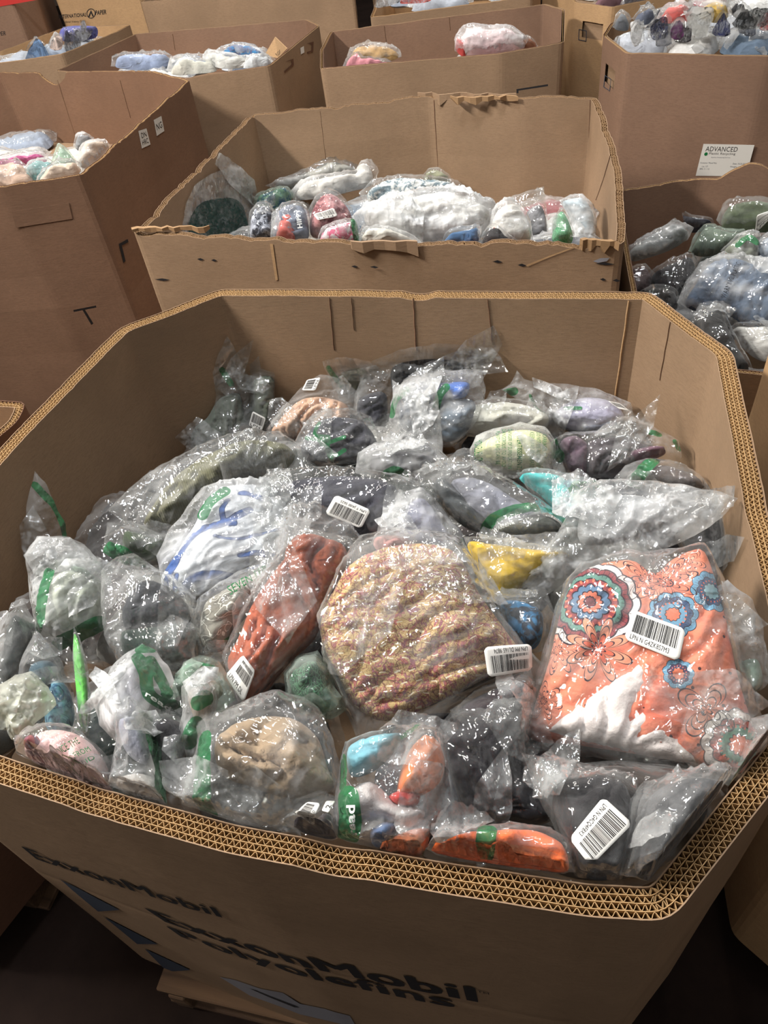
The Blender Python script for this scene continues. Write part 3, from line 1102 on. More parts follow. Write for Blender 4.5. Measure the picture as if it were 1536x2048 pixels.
def rounded_sheet(fn, parent, name):
    nu, nv = 13, 9
    us, vs = [], []
    r = 0.1
    for j in range(nv):
        for i in range(nu):
            u, v = i / (nu - 1), j / (nv - 1)
            # squash the corners into quarter circles
            x, y = u * 2 - 1, v * 2 - 1
            m_ = max(abs(x), abs(y))
            if m_ > 0.86:
                l = math.hypot(x, y)
                k = min(1.0, 1.30 / max(l, 1e-6))
                x *= k; y *= k
            us.append((x + 1) / 2); vs.append((y + 1) / 2)
    P = fn(np.array(us), np.array(vs))
    K = nu * nv
    V = np.vstack([P, P - np.array([0, 0, 0.0004])])
    Fc = []
    for j in range(nv - 1):
        for i in range(nu - 1):
            a = j * nu + i
            Fc.append((a, a + 1, a + 1 + nu, a + nu))
            Fc.append((a + K, a + nu + K, a + 1 + nu + K, a + 1 + K))
    ring = [i for i in range(nu)] + [j * nu + nu - 1 for j in range(1, nv)] + [(nv - 1) * nu + i for i in range(nu - 2, -1, -1)] + [j * nu for j in range(nv - 2, 0, -1)]
    for a, b in zip(ring, ring[1:] + ring[:1]):
        Fc.append((b, a, a + K, b + K))
    return mesh_obj(name, V, Fc, M_PAPER, parent)
# ------------------------------------------------------------------ the setting
def wxy(px, py, z=0.0):
    p = at(px, py, z)
    return (p[0], p[1])

t = NT('dark_concrete')
co = t.coord((1, 1, 1), rnd=False)
nz = t.noise(co, 3.0, 5.0, 0.65)
fm = t.surf(t.n('ShaderNodeBsdfPrincipled', {'Base Color': t.ramp(nz, [(0.3, srgb(26, 19, 17)[:3]), (0.7, srgb(44, 33, 28)[:3])]), 'Roughness': 0.9, 'Specular IOR Level': 0.1,
                                             'Normal': t.n('ShaderNodeBump', {'Strength': 0.3, 'Distance': 0.004, 'Height': t.noise(co, 40.0, 4.0)}).outputs[0]}).outputs[0])
fl = mesh_obj('floor', [(-7, -4, -0.05), (8, -4, -0.05), (8, 14, -0.05), (-7, 14, -0.05), (-7, -4, 0), (8, -4, 0), (8, 14, 0), (-7, 14, 0)],
              [(3, 2, 1, 0), (4, 5, 6, 7), (0, 1, 5, 4), (1, 2, 6, 5), (2, 3, 7, 6), (3, 0, 4, 7)], fm, smooth=False)
tag(fl, 'dark concrete warehouse floor', 'floor', kind='structure')
wm = simple_mat('painted_block_wall', srgb(120, 104, 92), 0.9)
for nm, a, b in (('wall_back', (-7, 13.9), (8, 14.0)), ('wall_left', (-7, -4), (-6.9, 13.9)), ('wall_right', (7.9, -4), (8, 13.9))):
    (x0, y0), (x1, y1) = a, b
    w_ = mesh_obj(nm, [(x0, y0, 0), (x1, y0, 0), (x1, y1, 0), (x0, y1, 0), (x0, y0, 6.5), (x1, y0, 6.5), (x1, y1, 6.5), (x0, y1, 6.5)],
                  [(3, 2, 1, 0), (4, 5, 6, 7), (0, 1, 5, 4), (1, 2, 6, 5), (2, 3, 7, 6), (3, 0, 4, 7)], wm, smooth=False)
    tag(w_, 'plain warehouse %s' % nm.replace('_', ' '), 'wall', kind='structure')

t = NT('rough_pallet_wood')
co = t.coord((2, 40, 40))
g_ = t.noise(co, 1.0, 4.0, 0.6, 'FBM', 0.6)
M_WOOD = t.surf(t.n('ShaderNodeBsdfPrincipled', {'Base Color': t.ramp(g_, [(0.3, srgb(70, 50, 36)[:3]), (0.7, srgb(118, 90, 64)[:3])]), 'Roughness': 0.85,
                                                 'Normal': t.n('ShaderNodeBump', {'Strength': 0.5, 'Distance': 0.002, 'Height': g_}).outputs[0]}).outputs[0])

def boxmesh(name, x0, y0, z0, x1, y1, z1, mat, parent, c=0.003):
    V = []
    for (x, y, z) in ((x0, y0, z0), (x1, y0, z0), (x1, y1, z0), (x0, y1, z0), (x0, y0, z1), (x1, y0, z1), (x1, y1, z1), (x0, y1, z1)):
        V.append((x, y, z))
    o = mesh_obj(name, V, [(3, 2, 1, 0), (4, 5, 6, 7), (0, 1, 5, 4), (1, 2, 6, 5), (2, 3, 7, 6), (3, 0, 4, 7)], mat, parent, smooth=False)
    bv = o.modifiers.new('edge', 'BEVEL'); bv.width = c; bv.segments = 1
    return o

def make_pallet(cx, cy, rot, label, w=1.22, d=1.1):
    w, d = w * .82, d * .8
    r = empty('wooden_pallet', (cx, cy, 0))
    r.rotation_euler = (0, 0, rot)
    tag(r, label, 'pallet', 'wooden pallets under the bins')
    for i in range(3):
        x = -w / 2 + 0.045 + i * (w - 0.09) / 2
        boxmesh('stringer', x - 0.02, -d / 2, 0.019, x + 0.02, d / 2, 0.1, M_WOOD, r)
    for i in range(7):
        y = -d / 2 + 0.05 + i * (d - 0.1) / 6
        boxmesh('deck_board', -w / 2, y - 0.045, 0.101, w / 2, y + 0.045, 0.1185, M_WOOD, r)
    for i in range(3):
        y = -d / 2 + 0.05 + i * (d - 0.1) / 2
        boxmesh('bottom_board', -w / 2, y - 0.045, 0.0, w / 2, y + 0.045, 0.0185, M_WOOD, r)
    return r

# ------------------------------------------------------------------ the bins
UU = np.array([0.948, -0.317]); VV = np.array([0.317, 0.948])
def uv(a, b):
    p = UU * a + VV * b
    return (p[0], p[1])
ROT = math.atan2(UU[1], UU[0])

G_, F_ = wxy(-262, 1476), wxy(1343, 1842)
front_poly = [G_, wxy(0, 1567), wxy(220, 1640), wxy(450, 1705), wxy(768, 1765), wxy(983, 1802), wxy(1168, 1832), F_, uv(.318, .505), uv(.302, .87), uv(.296, 1.258), uv(.16, 1.477), uv(-.811, 1.479), uv(-.994, 1.301), uv(-1.035, .887), uv(-1.03, .45)]
_d = uv(-.34, 1.475)
BF = make_box('open octagonal cardboard bin nearest the camera with ExxonMobil printing, full of bagged clothes', front_poly, 0.0, rows=4, gap=0.0074, rag=0.004, seed=3,
              bottom=-0.45, dents=[(*uv(-.33, 1.478), 0.03, 0.008), (*uv(.32, .85), 0.03, 0.006), (*wxy(160, 1625), 0.02, 0.005), (*wxy(660, 1745), 0.03, 0.008)],
              ds=0.01, warp=0.002, crease=-0.475)
def front_mark(s, pix, bold=0.02, mat=M_INK):
    fn = wall_quad(BF, G_, F_, pix, 0.0018)
    for dx, dy in ((0, 0), (bold * .5, 0.03), (bold * .9, 0)) if bold > 0 else ((0, 0),):
        lettering(s, fn, mat, BF.root, 'printed_lettering', 0.0, (dx, dy, 1 + dx, 1 + dy))
front_mark('ExxonMobil', [(44, 1690), (427, 1811), (442, 1831), (75, 1716)], 0.012)
front_mark('ExxonMobil', [(289, 1813), (940, 1970), (947, 1998), (331, 1842)], 0.016)
front_mark('Polyolefins', [(332, 1849), (896, 1988), (905, 2016), (374, 1878)], 0.016)
front_mark('TM', [(955, 1976), (978, 1981), (979, 1985), (956, 1980)], 0.0)
def wall_poly(B, p0, p1, px, mat, name='printed_emblem', lift=0.0018):
    fn, fp = wall_fn(B, p0, p1, lift)
    q = densify(np.array([fp(*p) for p in px]), 0.02)
    V, Fc, _ = triangulate(ccw(q), 0.015, 5) if abs(area(q)) > 0.002 else (q, [tuple(range(len(q)))], 0)
    return mesh_obj(name, fn(V[:, 0], V[:, 1]), Fc, mat, B.root, smooth=False)
for tri in ([(120, 1755), (240, 1817), (197, 1821)], [(207, 1831), (316, 1887), (275, 1887)], [(290, 1896), (382, 1938), (335, 1941)]):
    wall_poly(BF, G_, F_, tri, M_BLUEINK)
wall_poly(BF, G_, F_, [(440, 1952), (470, 1958), (520, 1975), (566, 1984), (600, 2006), (650, 2016), (700, 2030), (712, 2050), (600, 2026), (560, 2010), (500, 1988)], M_TAPE, 'tape_strip')
wall_poly(BF, G_, F_, [(500, 1974), (512, 1977), (600, 2012), (590, 2012)], M_INK, 'tear_mark', 0.0026)

b2 = [wxy(*p) for p in ((500, 225), (700, 203), (860, 186), (1050, 190), (1195, 185), (1213, 230), (1243, 330), (1252, 440), (1250, 483), (700, 482), (262, 462))]
def b2rim(X, Y):
    # sagging, ragged top edge
    return -0.012 * np.clip(perlin(X * 5, Y * 5, 77), 0, 1) - 0.010 * np.clip(perlin(X * 23, Y * 23, 78), 0, 1)
B2 = make_box('battered cardboard bin with torn rim directly behind the front bin', b2, 0.0, rows=3, gap=0.006, rag=0.012, seed=9, bottom=-0.42, mat_in=M_CARD,
              rimfn=b2rim, warp=0.014, mat_out=M_CARD, mat_edge=M_FLUTE)
left_poly = [wxy(0, 142, .05), wxy(300, 138, .05), wxy(380, 157, .05), wxy(165, 345, .05), wxy(0, 372, .05), (-1.62, 2.55), (-1.98, 3.0), (-1.95, 3.75)]
BL = make_box('tall dark reddish brown bin at left edge with two paper notes on its side', left_poly, 0.05, rows=2, gap=0.006, rag=0.01, seed=12, bottom=-0.25,
              mat_out=M_CARD_MID, mat_in=M_CARD_MID, dents=[(*wxy(95, 146, .05), 0.07, 0.06)])
cl = [wxy(110, 141), wxy(270, 67), wxy(615, 38), wxy(640, 50), wxy(540, 131), wxy(372, 156), (-0.98, 3.78)]
cl[6] = (cl[5][0] - 0.33, cl[5][1] + 0.23)
BC = make_box('long cardboard bin of white bags in the second row, left of centre', cl, 0.0, rows=2, gap=0.005, flutes=False, seed=15, bottom=-0.2,
              mat_out=M_CARD, mat_in=M_CARD_RED)
tc = [wxy(640, 100), wxy(660, 62), wxy(1090, 7), wxy(1130, 17), wxy(1128, 84), wxy(1000, 107), wxy(640, 137)]
BT = make_box('cardboard bin in the second row, right of centre, with a white pink bag', tc, 0.0, rows=2, gap=0.006, flutes=False, seed=18, bottom=-0.25,
              mat_out=M_CARD, mat_in=M_CARD_RED)
rb = [wxy(1205, 70), wxy(1250, 106), wxy(1536, 112), (2.3, 2.50), (2.5, 2.8), (2.35, 3.35), (1.6, 3.5), (1.22, 3.42)]
hx, hy = wxy(1224, 85)
BR = make_box('large cardboard bin at upper right with a white ADVANCED notice sheet', rb, 0.0, rows=2, gap=0.006, flutes=False, seed=21, bottom=-0.2, mat_out=M_CARD_RED,
              holes=[(hx, hy, 0.13, -0.08, -0.145)])
rk = [wxy(1150, 4), wxy(1222, 14), (2.1, 3.75), (2.3, 4.1), (2.2, 4.9), (1.5, 5.0), (1.28, 4.7)]
hx2, hy2 = wxy(1184, 9)
BK = make_box('tan cardboard bin with a hand hole, behind the upper right bin', rk, 0.0, rows=2, gap=0.006, flutes=False, seed=24, bottom=-0.2,
              mat_out=M_CARD_TAN, holes=[(hx2, hy2, 0.12, -0.065, -0.13)])
zm = -0.2
rm = [(0.735, 1.40), (0.80, 1.30), (0.95, 1.24), (1.75, 0.98), (2.05, 1.3), (2.15, 1.95), (1.9, 2.1), wxy(1536, 352, zm), wxy(1400, 352, zm), (0.885, 2.32), (0.70, 1.60)]
BM = make_box('low cardboard bin of dark bagged clothes between the front and upper right bins', rm, zm, rows=2, gap=0.006, seed=27, bottom=-0.55,
              mat_in=M_CARD_RED, dents=[(*wxy(1500, 350, zm), 0.07, -0.045)], rag=0.008)
BS = make_box('cardboard bin whose tan side wall shows at the right edge', [(.785, 1.165), (.70, .80), (.60, .42), (.72, .25), (1.6, -.05), (1.8, .3), (1.85, .75)], 0.0, rows=2,
              gap=0.006, flutes=False, seed=30, bottom=-0.3, mat_out=M_CARD_TAN)
lw = [wxy(52, 803), wxy(36, 840), (-.90, .88), (-1.09, .6), (-1.9, .85), (-1.95, 1.5), (-1.75, 1.72)]
BW = make_box('cardboard bin at left edge whose double rim peeks in beside the front bin', lw, 0.0, rows=2, gap=0.009, seed=33, bottom=-0.3, mat_out=M_CARD_DARK)
flp = [(-1.9, 4.52), (-1.56, 4.42), (-1.24, 4.40), (-1.0, 4.74), (-.95, 4.87), (-1.37, 5.07), (-1.64, 4.70), (-1.86, 4.62)]
BG = make_box('small yellowish cardboard bin at far left, heaped with clear and blue bags', flp, 0.0, rows=2, gap=0.006, flutes=False, seed=36, bottom=-0.25, mat_out=M_CARD, mat_in=M_CARD_TAN)
ip = [(-1.46, 5.47), (-.93, 5.24), (-.87, 5.5), (-.95, 5.9), (-1.35, 6.1), (-1.5, 5.75)]
BI = make_box('closed tan INTERNATIONAL PAPER bin in the far left back row', ip, 0.34, rows=2, gap=0.006, flutes=False, seed=39, bottom=0.1, mat_out=M_CARD_TAN)
lb = [(-2.4, 5.2), (-1.60, 5.12), (-1.54, 5.35), (-1.6, 5.95), (-2.3, 6.0)]
BB = make_box('brown bin in the far left corner with a red label along its top', lb, 0.2, rows=2, gap=0.006, flutes=False, seed=42, bottom=0.0, mat_out=M_CARD_RED)
bt = [(-.86, 4.80), (.255, 4.42), (.30, 5.2), (.0, 5.5), (-.7, 5.6), (-.80, 5.1)]
BU = make_box('wide plain cardboard bin in the top row, behind the white bag bin', bt, 0.1, rows=2, gap=0.006, flutes=False, seed=45, bottom=-0.1)
tr2 = [(.30, 4.15), (1.06, 4.06), (1.14, 4.2), (1.2, 4.9), (.5, 5.05), (.36, 4.45)]
BV = make_box('cardboard bin of pink and white bags at top centre', tr2, 0.0, rows=2, gap=0.006, flutes=False, seed=48, bottom=-0.2, mat_in=M_CARD_TAN)
far = [(.42, 5.4), (1.3, 5.2), (1.5, 5.9), (.5, 6.2)]
BX = make_box('cardboard bin in the farthest row at top centre', far, 0.15, rows=2, gap=0.006, flutes=False, seed=51, bottom=0.0)
far2 = [(2.35, 4.3), (3.2, 4.0), (3.5, 5.2), (2.5, 5.4)]
BY = make_box('cardboard bin in the farthest row at top right', far2, 0.05, rows=2, gap=0.006, flutes=False, seed=54, bottom=0.0)

for (B, lab) in ((BF, 'wooden pallet under the front bin'), (B2, 'wooden pallet under the torn rim bin'), (BR, 'wooden pallet under the bin with the notice sheet'),
                 (BL, 'wooden pallet under the tall bin at left edge'), (BT, 'wooden pallet under the bin with the white pink bag')):
    c_ = B.poly.mean(0)
    make_pallet(c_[0], c_[1], ROT, lab, 1.15, 1.0)
for B in (BC, BK, BM, BS, BW, BG, BI, BB, BU, BV, BX, BY):
    c_ = B.poly.mean(0)
    make_pallet(c_[0], c_[1], ROT, 'wooden pallet hidden beneath a bin of the outer rows', 0.8 if B in (BG, BI, BV, BX, BB) else 0.95, 0.45 if B in (BG,) else 0.8)

# marks, notes and labels on the bins
lp0, lp1 = left_poly[2], left_poly[3]
def note(B, p0, p1, pix, lines, mat=M_OLDPAPER, name='paper_note'):
    fn = wall_quad(B, p0, p1, pix, 0.0016)
    s = slab(fn, mat, B.root, name)
    f2 = wall_quad(B, p0, p1, pix, 0.0021)
    for (tx, bx, ink) in lines:
        lettering(tx, f2, ink, s, 'printed_lettering', 0.0, bx)
    return s
note(BL, lp0, lp1, [(276, 262), (292, 257), (300, 289), (283, 297)], [('DN', (.2, .55, .8, .85), M_INK), ('HRC', (.15, .15, .85, .45), M_INK)])
note(BL, lp0, lp1, [(307, 240), (322, 232), (328, 262), (313, 272)], [('NG', (.15, .3, .85, .7), M_INK)])
wall_poly(BL, lp0, lp1, [(145, 620), (190, 611), (191, 615), (146, 624)], M_INK, 'printed_mark')
wall_poly(BL, lp0, lp1, [(163, 620), (168, 619), (185, 647), (181, 650)], M_INK, 'printed_mark')
wall_poly(BL, lp0, lp1, [(236, 488), (254, 478), (256, 484), (242, 491), (250, 522), (246, 526)], M_INK, 'printed_mark')
fp0, fp1 = left_poly[3], left_poly[4]
note(BL, fp0, fp1, [(24, 423), (138, 405), (145, 437), (32, 455)], [], M_CARD_MID, 'hand_hole_flap')
# tears and slits in the torn bin's front wall
q0, q1 = b2[8], b2[9]
for (x, y, w_) in ((985, 523, 20), (1035, 530, 18), (1190, 527, 40), (1200, 558, 12), (1225, 560, 16)):
    wall_poly(B2, q0, q1, [(x, y), (x + w_ * .5, y - 3), (x + w_, y + 1), (x + w_ * .6, y + 3)], M_INK, 'tear_slit')
wall_poly(B2, q0, q1, [(1186, 522), (1200, 516), (1219, 515), (1214, 522), (1196, 525)], M_TAPE, 'tape_scrap')
q2, q3 = b2[9], b2[10]
for (x, y, w_) in ((394, 518, 14), (422, 520, 12), (703, 532, 14), (740, 533, 18), (310, 558, 30)):
    wall_poly(B2, q2, q3, [(x, y), (x + w_ * .5, y - 2), (x + w_, y + 1), (x + w_ * .6, y + 3)], M_INK, 'tear_slit')
# peeled liner strips hanging at the torn rim
def torn_strip(B, pts, thick, seed, name='torn_flap', mat=None):
    """pts: list of (x, y, z rel rim) along the strip and its width downwards"""
    r = random.Random(seed)
    V, Fc = [], []
    n = len(pts)
    for (x, y, z, w_, o) in pts:
        p = at(x, y, z)
        for a, b in ((0, 0), (0, -w_), (o, -w_), (o, 0)):
            V.append((p[0] - B.org[0] - 0.0 + a * 0.3, p[1] - a - B.org[1], p[2] + RIM - CAMZ + 0.82 + b - B.org[2] - (0)))
    for i in range(n - 1):
        for k in range(4):
            a = i * 4 + k; b = i * 4 + (k + 1) % 4
            Fc.append((a, b, b + 4, a + 4))
    Fc += [(3, 2, 1, 0), tuple(range(4 * n - 4, 4 * n))]
    return mesh_obj(name, V, Fc, mat or M_FLUTE, B.root, smooth=False)
r_ = random.Random(4)
pts = [(835 + i * 14, 186 + r_.uniform(-3, 3), 0.004, 0.012 + r_.uniform(0, .03), 0.006) for i in range(15)]
torn_strip(B2, pts, 0, 1, mat=M_CARD)
pts = [(900 + i * 12, 190 + r_.uniform(-2, 4), 0.006, 0.006 + r_.uniform(0, .02), 0.014) for i in range(12)]
torn_strip(B2, pts, 0, 1)
pts = [(262 + i * 12, 453 + r_.uniform(-3, 2), 0.008, 0.006 + r_.uniform(0, .010), 0.016 - i * 0.001) for i in range(14)]
torn_strip(B2, pts, 0, 2)
pts = [(1160 + i * 9, 474 + r_.uniform(-3, 3) + i, 0.004, 0.01 + r_.uniform(0, .02), 0.012) for i in range(9)]
torn_strip(B2, pts, 0, 3)
pts = [(700 + i * 22, 481 + r_.uniform(-1.5, 1.5), 0.003, 0.02 + r_.uniform(0, .02), 0.008) for i in range(7)]
torn_strip(B2, pts, 0, 3, mat=M_CARD)
# marks on the other bins
t0, t1 = tc[4], tc[5]
wall_poly(BT, tc[5], tc[6], [(1033, 186), (1033, 178), (1096, 168), (1096, 172), (1037, 181), (1037, 186)], M_INK, 'printed_mark')
wall_poly(BC, cl[3], cl[4], [(600, 96), (607, 92), (608, 105), (601, 109)], M_PAPER, 'paper_tag')
wall_poly(BC, cl[3], cl[4], [(613, 87), (627, 83), (626, 103), (615, 107), (613, 104), (622, 101), (623, 88)], M_CARD_DARK, 'hand_hole')
wall_poly(BC, cl[3], cl[4], [(570, 124), (586, 117), (587, 130), (568, 146), (568, 142), (583, 128), (582, 121)], M_CARD_DARK, 'hand_hole')
a0, a1 = rb[1], rb[2]
note(BR, a0, a1, [(1407, 288), (1509, 290), (1492, 353), (1391, 352)],
     [('ADVANCED', (.07, .78, .70, .93), M_INK), ('Plastic Recycling', (.16, .66, .68, .75), M_INK), ('Quality Recycling Service', (.22, .57, .60, .61), M_BLUEINK),
      ('Customer: Mixed Poly', (.03, .38, .36, .44), M_BLUEINK), ('Lot: 137', (.08, .28, .2, .33), M_BLUEINK), ('BIN: 11 / 12', (.05, .2, .24, .25), M_BLUEINK),
      ('Date: 10-22-2021', (.68, .38, .94, .43), M_BLUEINK), ('Weight: 1083', (.64, .27, .88, .33), M_BLUEINK)], M_OLDPAPER, 'notice_sheet')
f_ = wall_quad(BR, a0, a1, [(1407, 288), (1509, 290), (1492, 353), (1391, 352)], 0.0024)
ring_ = [(0.1 + 0.035 * math.cos(a), 0.695 + 0.055 * math.sin(a)) for a in np.linspace(0, 2 * math.pi, 13)[:-1]]
mesh_obj('recycling_emblem', f_([p[0] for p in ring_], [p[1] for p in ring_]), [tuple(range(12))], M_GREENINK, BR.root, smooth=False)
def sq_outline(B, p0, p1, q, w_=1.2):
    cx_, cy_ = sum(p[0] for p in q) / 4, sum(p[1] for p in q) / 4
    fn, fp = wall_fn(B, p0, p1, 0.0014)
    O = np.array([fp(*p) for p in q])
    I = np.array([fp(p[0] + (cx_ - p[0]) * .16, p[1] + (cy_ - p[1]) * .12) for p in q])
    V = np.vstack([O, I])
    return mesh_obj('printed_square', fn(V[:, 0], V[:, 1]), [(i, (i + 1) % 4, (i + 1) % 4 + 4, i + 4) for i in range(4)], M_BLUEINK, B.root, smooth=False)
sq_outline(BR, rb[0], rb[1], [(1209, 150), (1222, 158), (1219, 183), (1206, 174)])
sq_outline(BK, rk[0], rk[1], [(1158, 58), (1174, 61), (1173, 83), (1157, 80)])
i0, i1 = ip[0], ip[1]
def ipm(s, pix, bold=0.0):
    lettering(s, wall_quad(BI, i0, i1, pix), M_INK, BI.root, 'printed_lettering', bold)
ipm('INTERNATIONAL', [(117, 30), (173, 25), (173, 33), (118, 38)], 0.02)
ipm('PAPER', [(191, 21), (213, 19), (213, 28), (191, 30)], 0.02)
ipm('Sorbital Heavy Duty', [(124, 42), (171, 40), (171, 45), (124, 48)])
fn_, fp_ = wall_fn(BI, i0, i1, 0.0014)
cc = [(182 + 9 * math.cos(a), 27 + 10 * math.sin(a)) for a in np.linspace(0, 2 * math.pi, 25)[:-1]]
ci = [(182 + 7.6 * math.cos(a), 27 + 8.5 * math.sin(a)) for a in np.linspace(0, 2 * math.pi, 25)[:-1]]
q_ = np.array([fp_(*p) for p in cc + ci])
mesh_obj('round_emblem', fn_(q_[:, 0], q_[:, 1]), [(i, (i + 1) % 24, (i + 1) % 24 + 24, i + 24) for i in range(24)], M_INK, BI.root, smooth=False)
wall_poly(BI, i0, i1, [(182, 20), (188, 33), (185, 33), (182, 26), (179, 34), (176, 34)], M_INK, 'round_emblem')
l0, l1 = lb[0], lb[1]
wall_poly(BB, l0, l1, [(0, -6), (78, -18), (84, -2), (50, 4), (0, 13)], M_REDLABEL, 'red_label')
lettering('PAPER', wall_quad(BB, l0, l1, [(-14, 64), (12, 62), (12, 70), (-14, 72)]), M_INK, BB.root)
wall_poly(BW, lw[0], lw[1], [(0, 0), (1, 0), (1, 1)], M_INK, 'printed_mark') if False else None

# pressed seams and folds inside the bins
_fb = [front_poly[0]] + front_poly[7:]
for (a_, b_, w_, mt) in (((825, 579), (832, 700), .007, M_CARD_MID), ((656, 579), (668, 700), .005, None), ((975, 578), (985, 690), .004, None), ((1260, 583), (1229, 802), .007, M_CARD_TAN), ((700, 578), (708, 660), .003, None)):
    wall_seam(BF, _fb[5], _fb[6], a_, b_, w_, mt)
wall_seam(BF, _fb[4], _fb[5], (1345, 625), (1320, 760), .003, None)
wall_seam(B2, b2[2], b2[3], (868, 200), (876, 345), .006, M_CARD_MID)
wall_seam(B2, b2[1], b2[2], (640, 222), (652, 320), .003, None)
wall_seam(B2, b2[3], b2[4], (1180, 200), (1174, 400), .004, None)
wall_seam(B2, b2[5], b2[6], (1222, 300), (1194, 400), .006, M_CARD_MID)
wall_seam(BL, left_poly[0], left_poly[1], (115, 160), (150, 268), .006, M_CARD_MID)
wall_seam(BL, left_poly[0], left_poly[1], (240, 160), (262, 235), .004, None)
wall_seam(BC, cl[1], cl[2], (345, 68), (350, 100), .006, None)
wall_seam(BT, tc[1], tc[2], (768, 50), (772, 84), .006, M_CARD_MID)
wall_seam(BT, tc[1], tc[2], (898, 30), (900, 60), .006, None)
# parcel tape and old fold lines on the torn bin's front
wall_poly(B2, q2, q3, [(540, 487), (546, 487), (556, 560), (551, 561)], M_CARD_TAN, 'fold_line')
wall_poly(B2, q0, q1, [(1052, 530), (1100, 510), (1162, 488), (1164, 490), (1102, 513), (1055, 533)], M_CARD_TAN, 'torn_edge')
# ------------------------------------------------------------------ contents of the front bin
def smooth01(x):
    x = max(0.0, min(1.0, x))
    return x * x * (3 - 2 * x)

def heapF(x, y):
    a = x * UU[0] + y * UU[1]; b = x * VV[0] + y * VV[1]
    z = -0.27 + 0.165 * smooth01((1.48 - b) / 1.05)
    z += 0.035 * math.exp(-((a + 0.25) / 0.5) ** 2 - ((b - 0.75) / 0.5) ** 2)
    z += 0.015 * smooth01((0.62 - b) / 0.25)
    z -= 0.05 * smooth01((-0.7 - a) / 0.35) * smooth01((b - 0.4) / 0.3)
    return z
BARE = dict
def px_of(x, y, z):
    v = np.array([x, y, z]) - CAMP
    c = R_ * v[0] + FW_ * v[1] + UP_ * v[2]
    return (c[0] / c[2] * F_PX + 768.0, c[1] / c[2] * F_PX + 1024.0)

def blob(x, y, z, r, seed, n=9, asp=0.75):
    rr = random.Random(seed)
    rot = rr.uniform(0, math.pi)
    out = []
    for i in range(n):
        a = 2 * math.pi * i / n
        q = r * rr.uniform(0.85, 1.12)
        dx, dy = q * math.cos(a), q * asp * math.sin(a)
        out.append(px_of(x + dx * math.cos(rot) - dy * math.sin(rot), y + dx * math.sin(rot) + dy * math.cos(rot), z))
    return out

def shrink(P, k):
    P = np.array(P, float); c = P.mean(0)
    return [tuple(c + (p - c) * k) for p in P]

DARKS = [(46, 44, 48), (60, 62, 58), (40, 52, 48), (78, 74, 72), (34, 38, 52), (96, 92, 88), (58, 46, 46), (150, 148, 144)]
CNAME = {(46, 44, 48): 'black', (60, 62, 58): 'dark olive', (40, 52, 48): 'dark green', (78, 74, 72): 'dark grey', (34, 38, 52): 'navy', (96, 92, 88): 'mid grey',
         (58, 46, 46): 'dark brown', (150, 148, 144): 'pale grey', (222, 222, 220): 'white', (200, 206, 214): 'bluish white', (170, 176, 186): 'blue grey', (226, 218, 208): 'cream',
         (150, 160, 176): 'grey blue', (60, 62, 72): 'slate', (150, 84, 88): 'dull red', (96, 112, 130): 'steel blue', (200, 190, 178): 'beige', (48, 48, 52): 'charcoal', (176, 180, 188): 'silver grey'}
k_ = 0
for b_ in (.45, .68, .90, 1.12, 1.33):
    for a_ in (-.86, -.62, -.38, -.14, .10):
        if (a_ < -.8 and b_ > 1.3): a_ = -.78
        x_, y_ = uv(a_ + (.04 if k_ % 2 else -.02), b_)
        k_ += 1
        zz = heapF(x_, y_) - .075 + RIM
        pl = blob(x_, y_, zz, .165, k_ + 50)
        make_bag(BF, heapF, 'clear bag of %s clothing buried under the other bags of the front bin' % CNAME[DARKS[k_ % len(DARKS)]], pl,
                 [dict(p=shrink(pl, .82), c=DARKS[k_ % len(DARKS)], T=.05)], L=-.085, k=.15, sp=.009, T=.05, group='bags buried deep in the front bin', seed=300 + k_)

GREEN_W = .016
def bag(label, film, garms=(), **kw):
    return make_bag(BF, heapF, label, film, garms, **kw)

# --- back row
bag('tall peaked clear bag of grey green fleece standing at back left corner of front bin',
    [(455,672),(466,690),(478,715),(500,760),(514,800),(512,850),(520,860),(505,905),(440,915),(380,900),(385,870),(400,848),(425,835),(432,790),(425,745),(436,710)],
    [dict(p=[(385,900),(388,862),(415,838),(440,800),(478,790),(490,830),(508,860),(500,905),(440,912)], c=(112,118,108), T=.06, ang=70, freq=1.3)],
    L=.01, k=2.2, ang=80, sp=.005, crump=1.1, stripes=[([(445,742),(462,768)], .018)], clear=1)
bag('sage green fleece in a clear bag with a barcode sticker, beside the tall peaked bag',
    [(500,728),(518,712),(522,738),(549,745),(552,800),(541,850),(520,880),(495,880),(502,790)],
    [dict(p=[(508,760),(545,755),(548,800),(538,848),(518,875),(500,870),(506,800)], c=(106,114,100), T=.05, ang=30)],
    L=-.005, k=1.6, sp=.005, stickers=[dict(q=[(505,822),(532,836),(524,862),(497,852)], text='LPN')])
bag('peach pink cloth in clear bag with barcode sticker at back wall of the front bin',
    [(600,775),(640,748),(668,752),(705,775),(722,795),(712,825),(690,860),(640,880),(540,878),(533,858),(560,820)],
    [dict(p=[(545,868),(560,835),(595,800),(640,790),(690,805),(700,830),(690,862),(630,880)], c=(214,172,144), T=.06, ang=45, fold=1.4, freq=1.2)],
    L=.0, k=1.0, sp=.005, ang=20, stickers=[dict(q=[(602,776),(612,752),(641,748),(630,778)], text='LPN')])
bag('small loose clear bag with a green strip at the back wall behind the peach bag',
    [(643,722),(690,713),(738,722),(752,745),(722,785),(690,800),(664,775)],
    [dict(p=[(680,750),(720,735),(735,755),(710,785),(690,785)], c=(150,148,128), T=.03)],
    L=-.02, k=1.3, sp=.005, stripes=[([(656,735),(668,752),(682,770)], .016)])
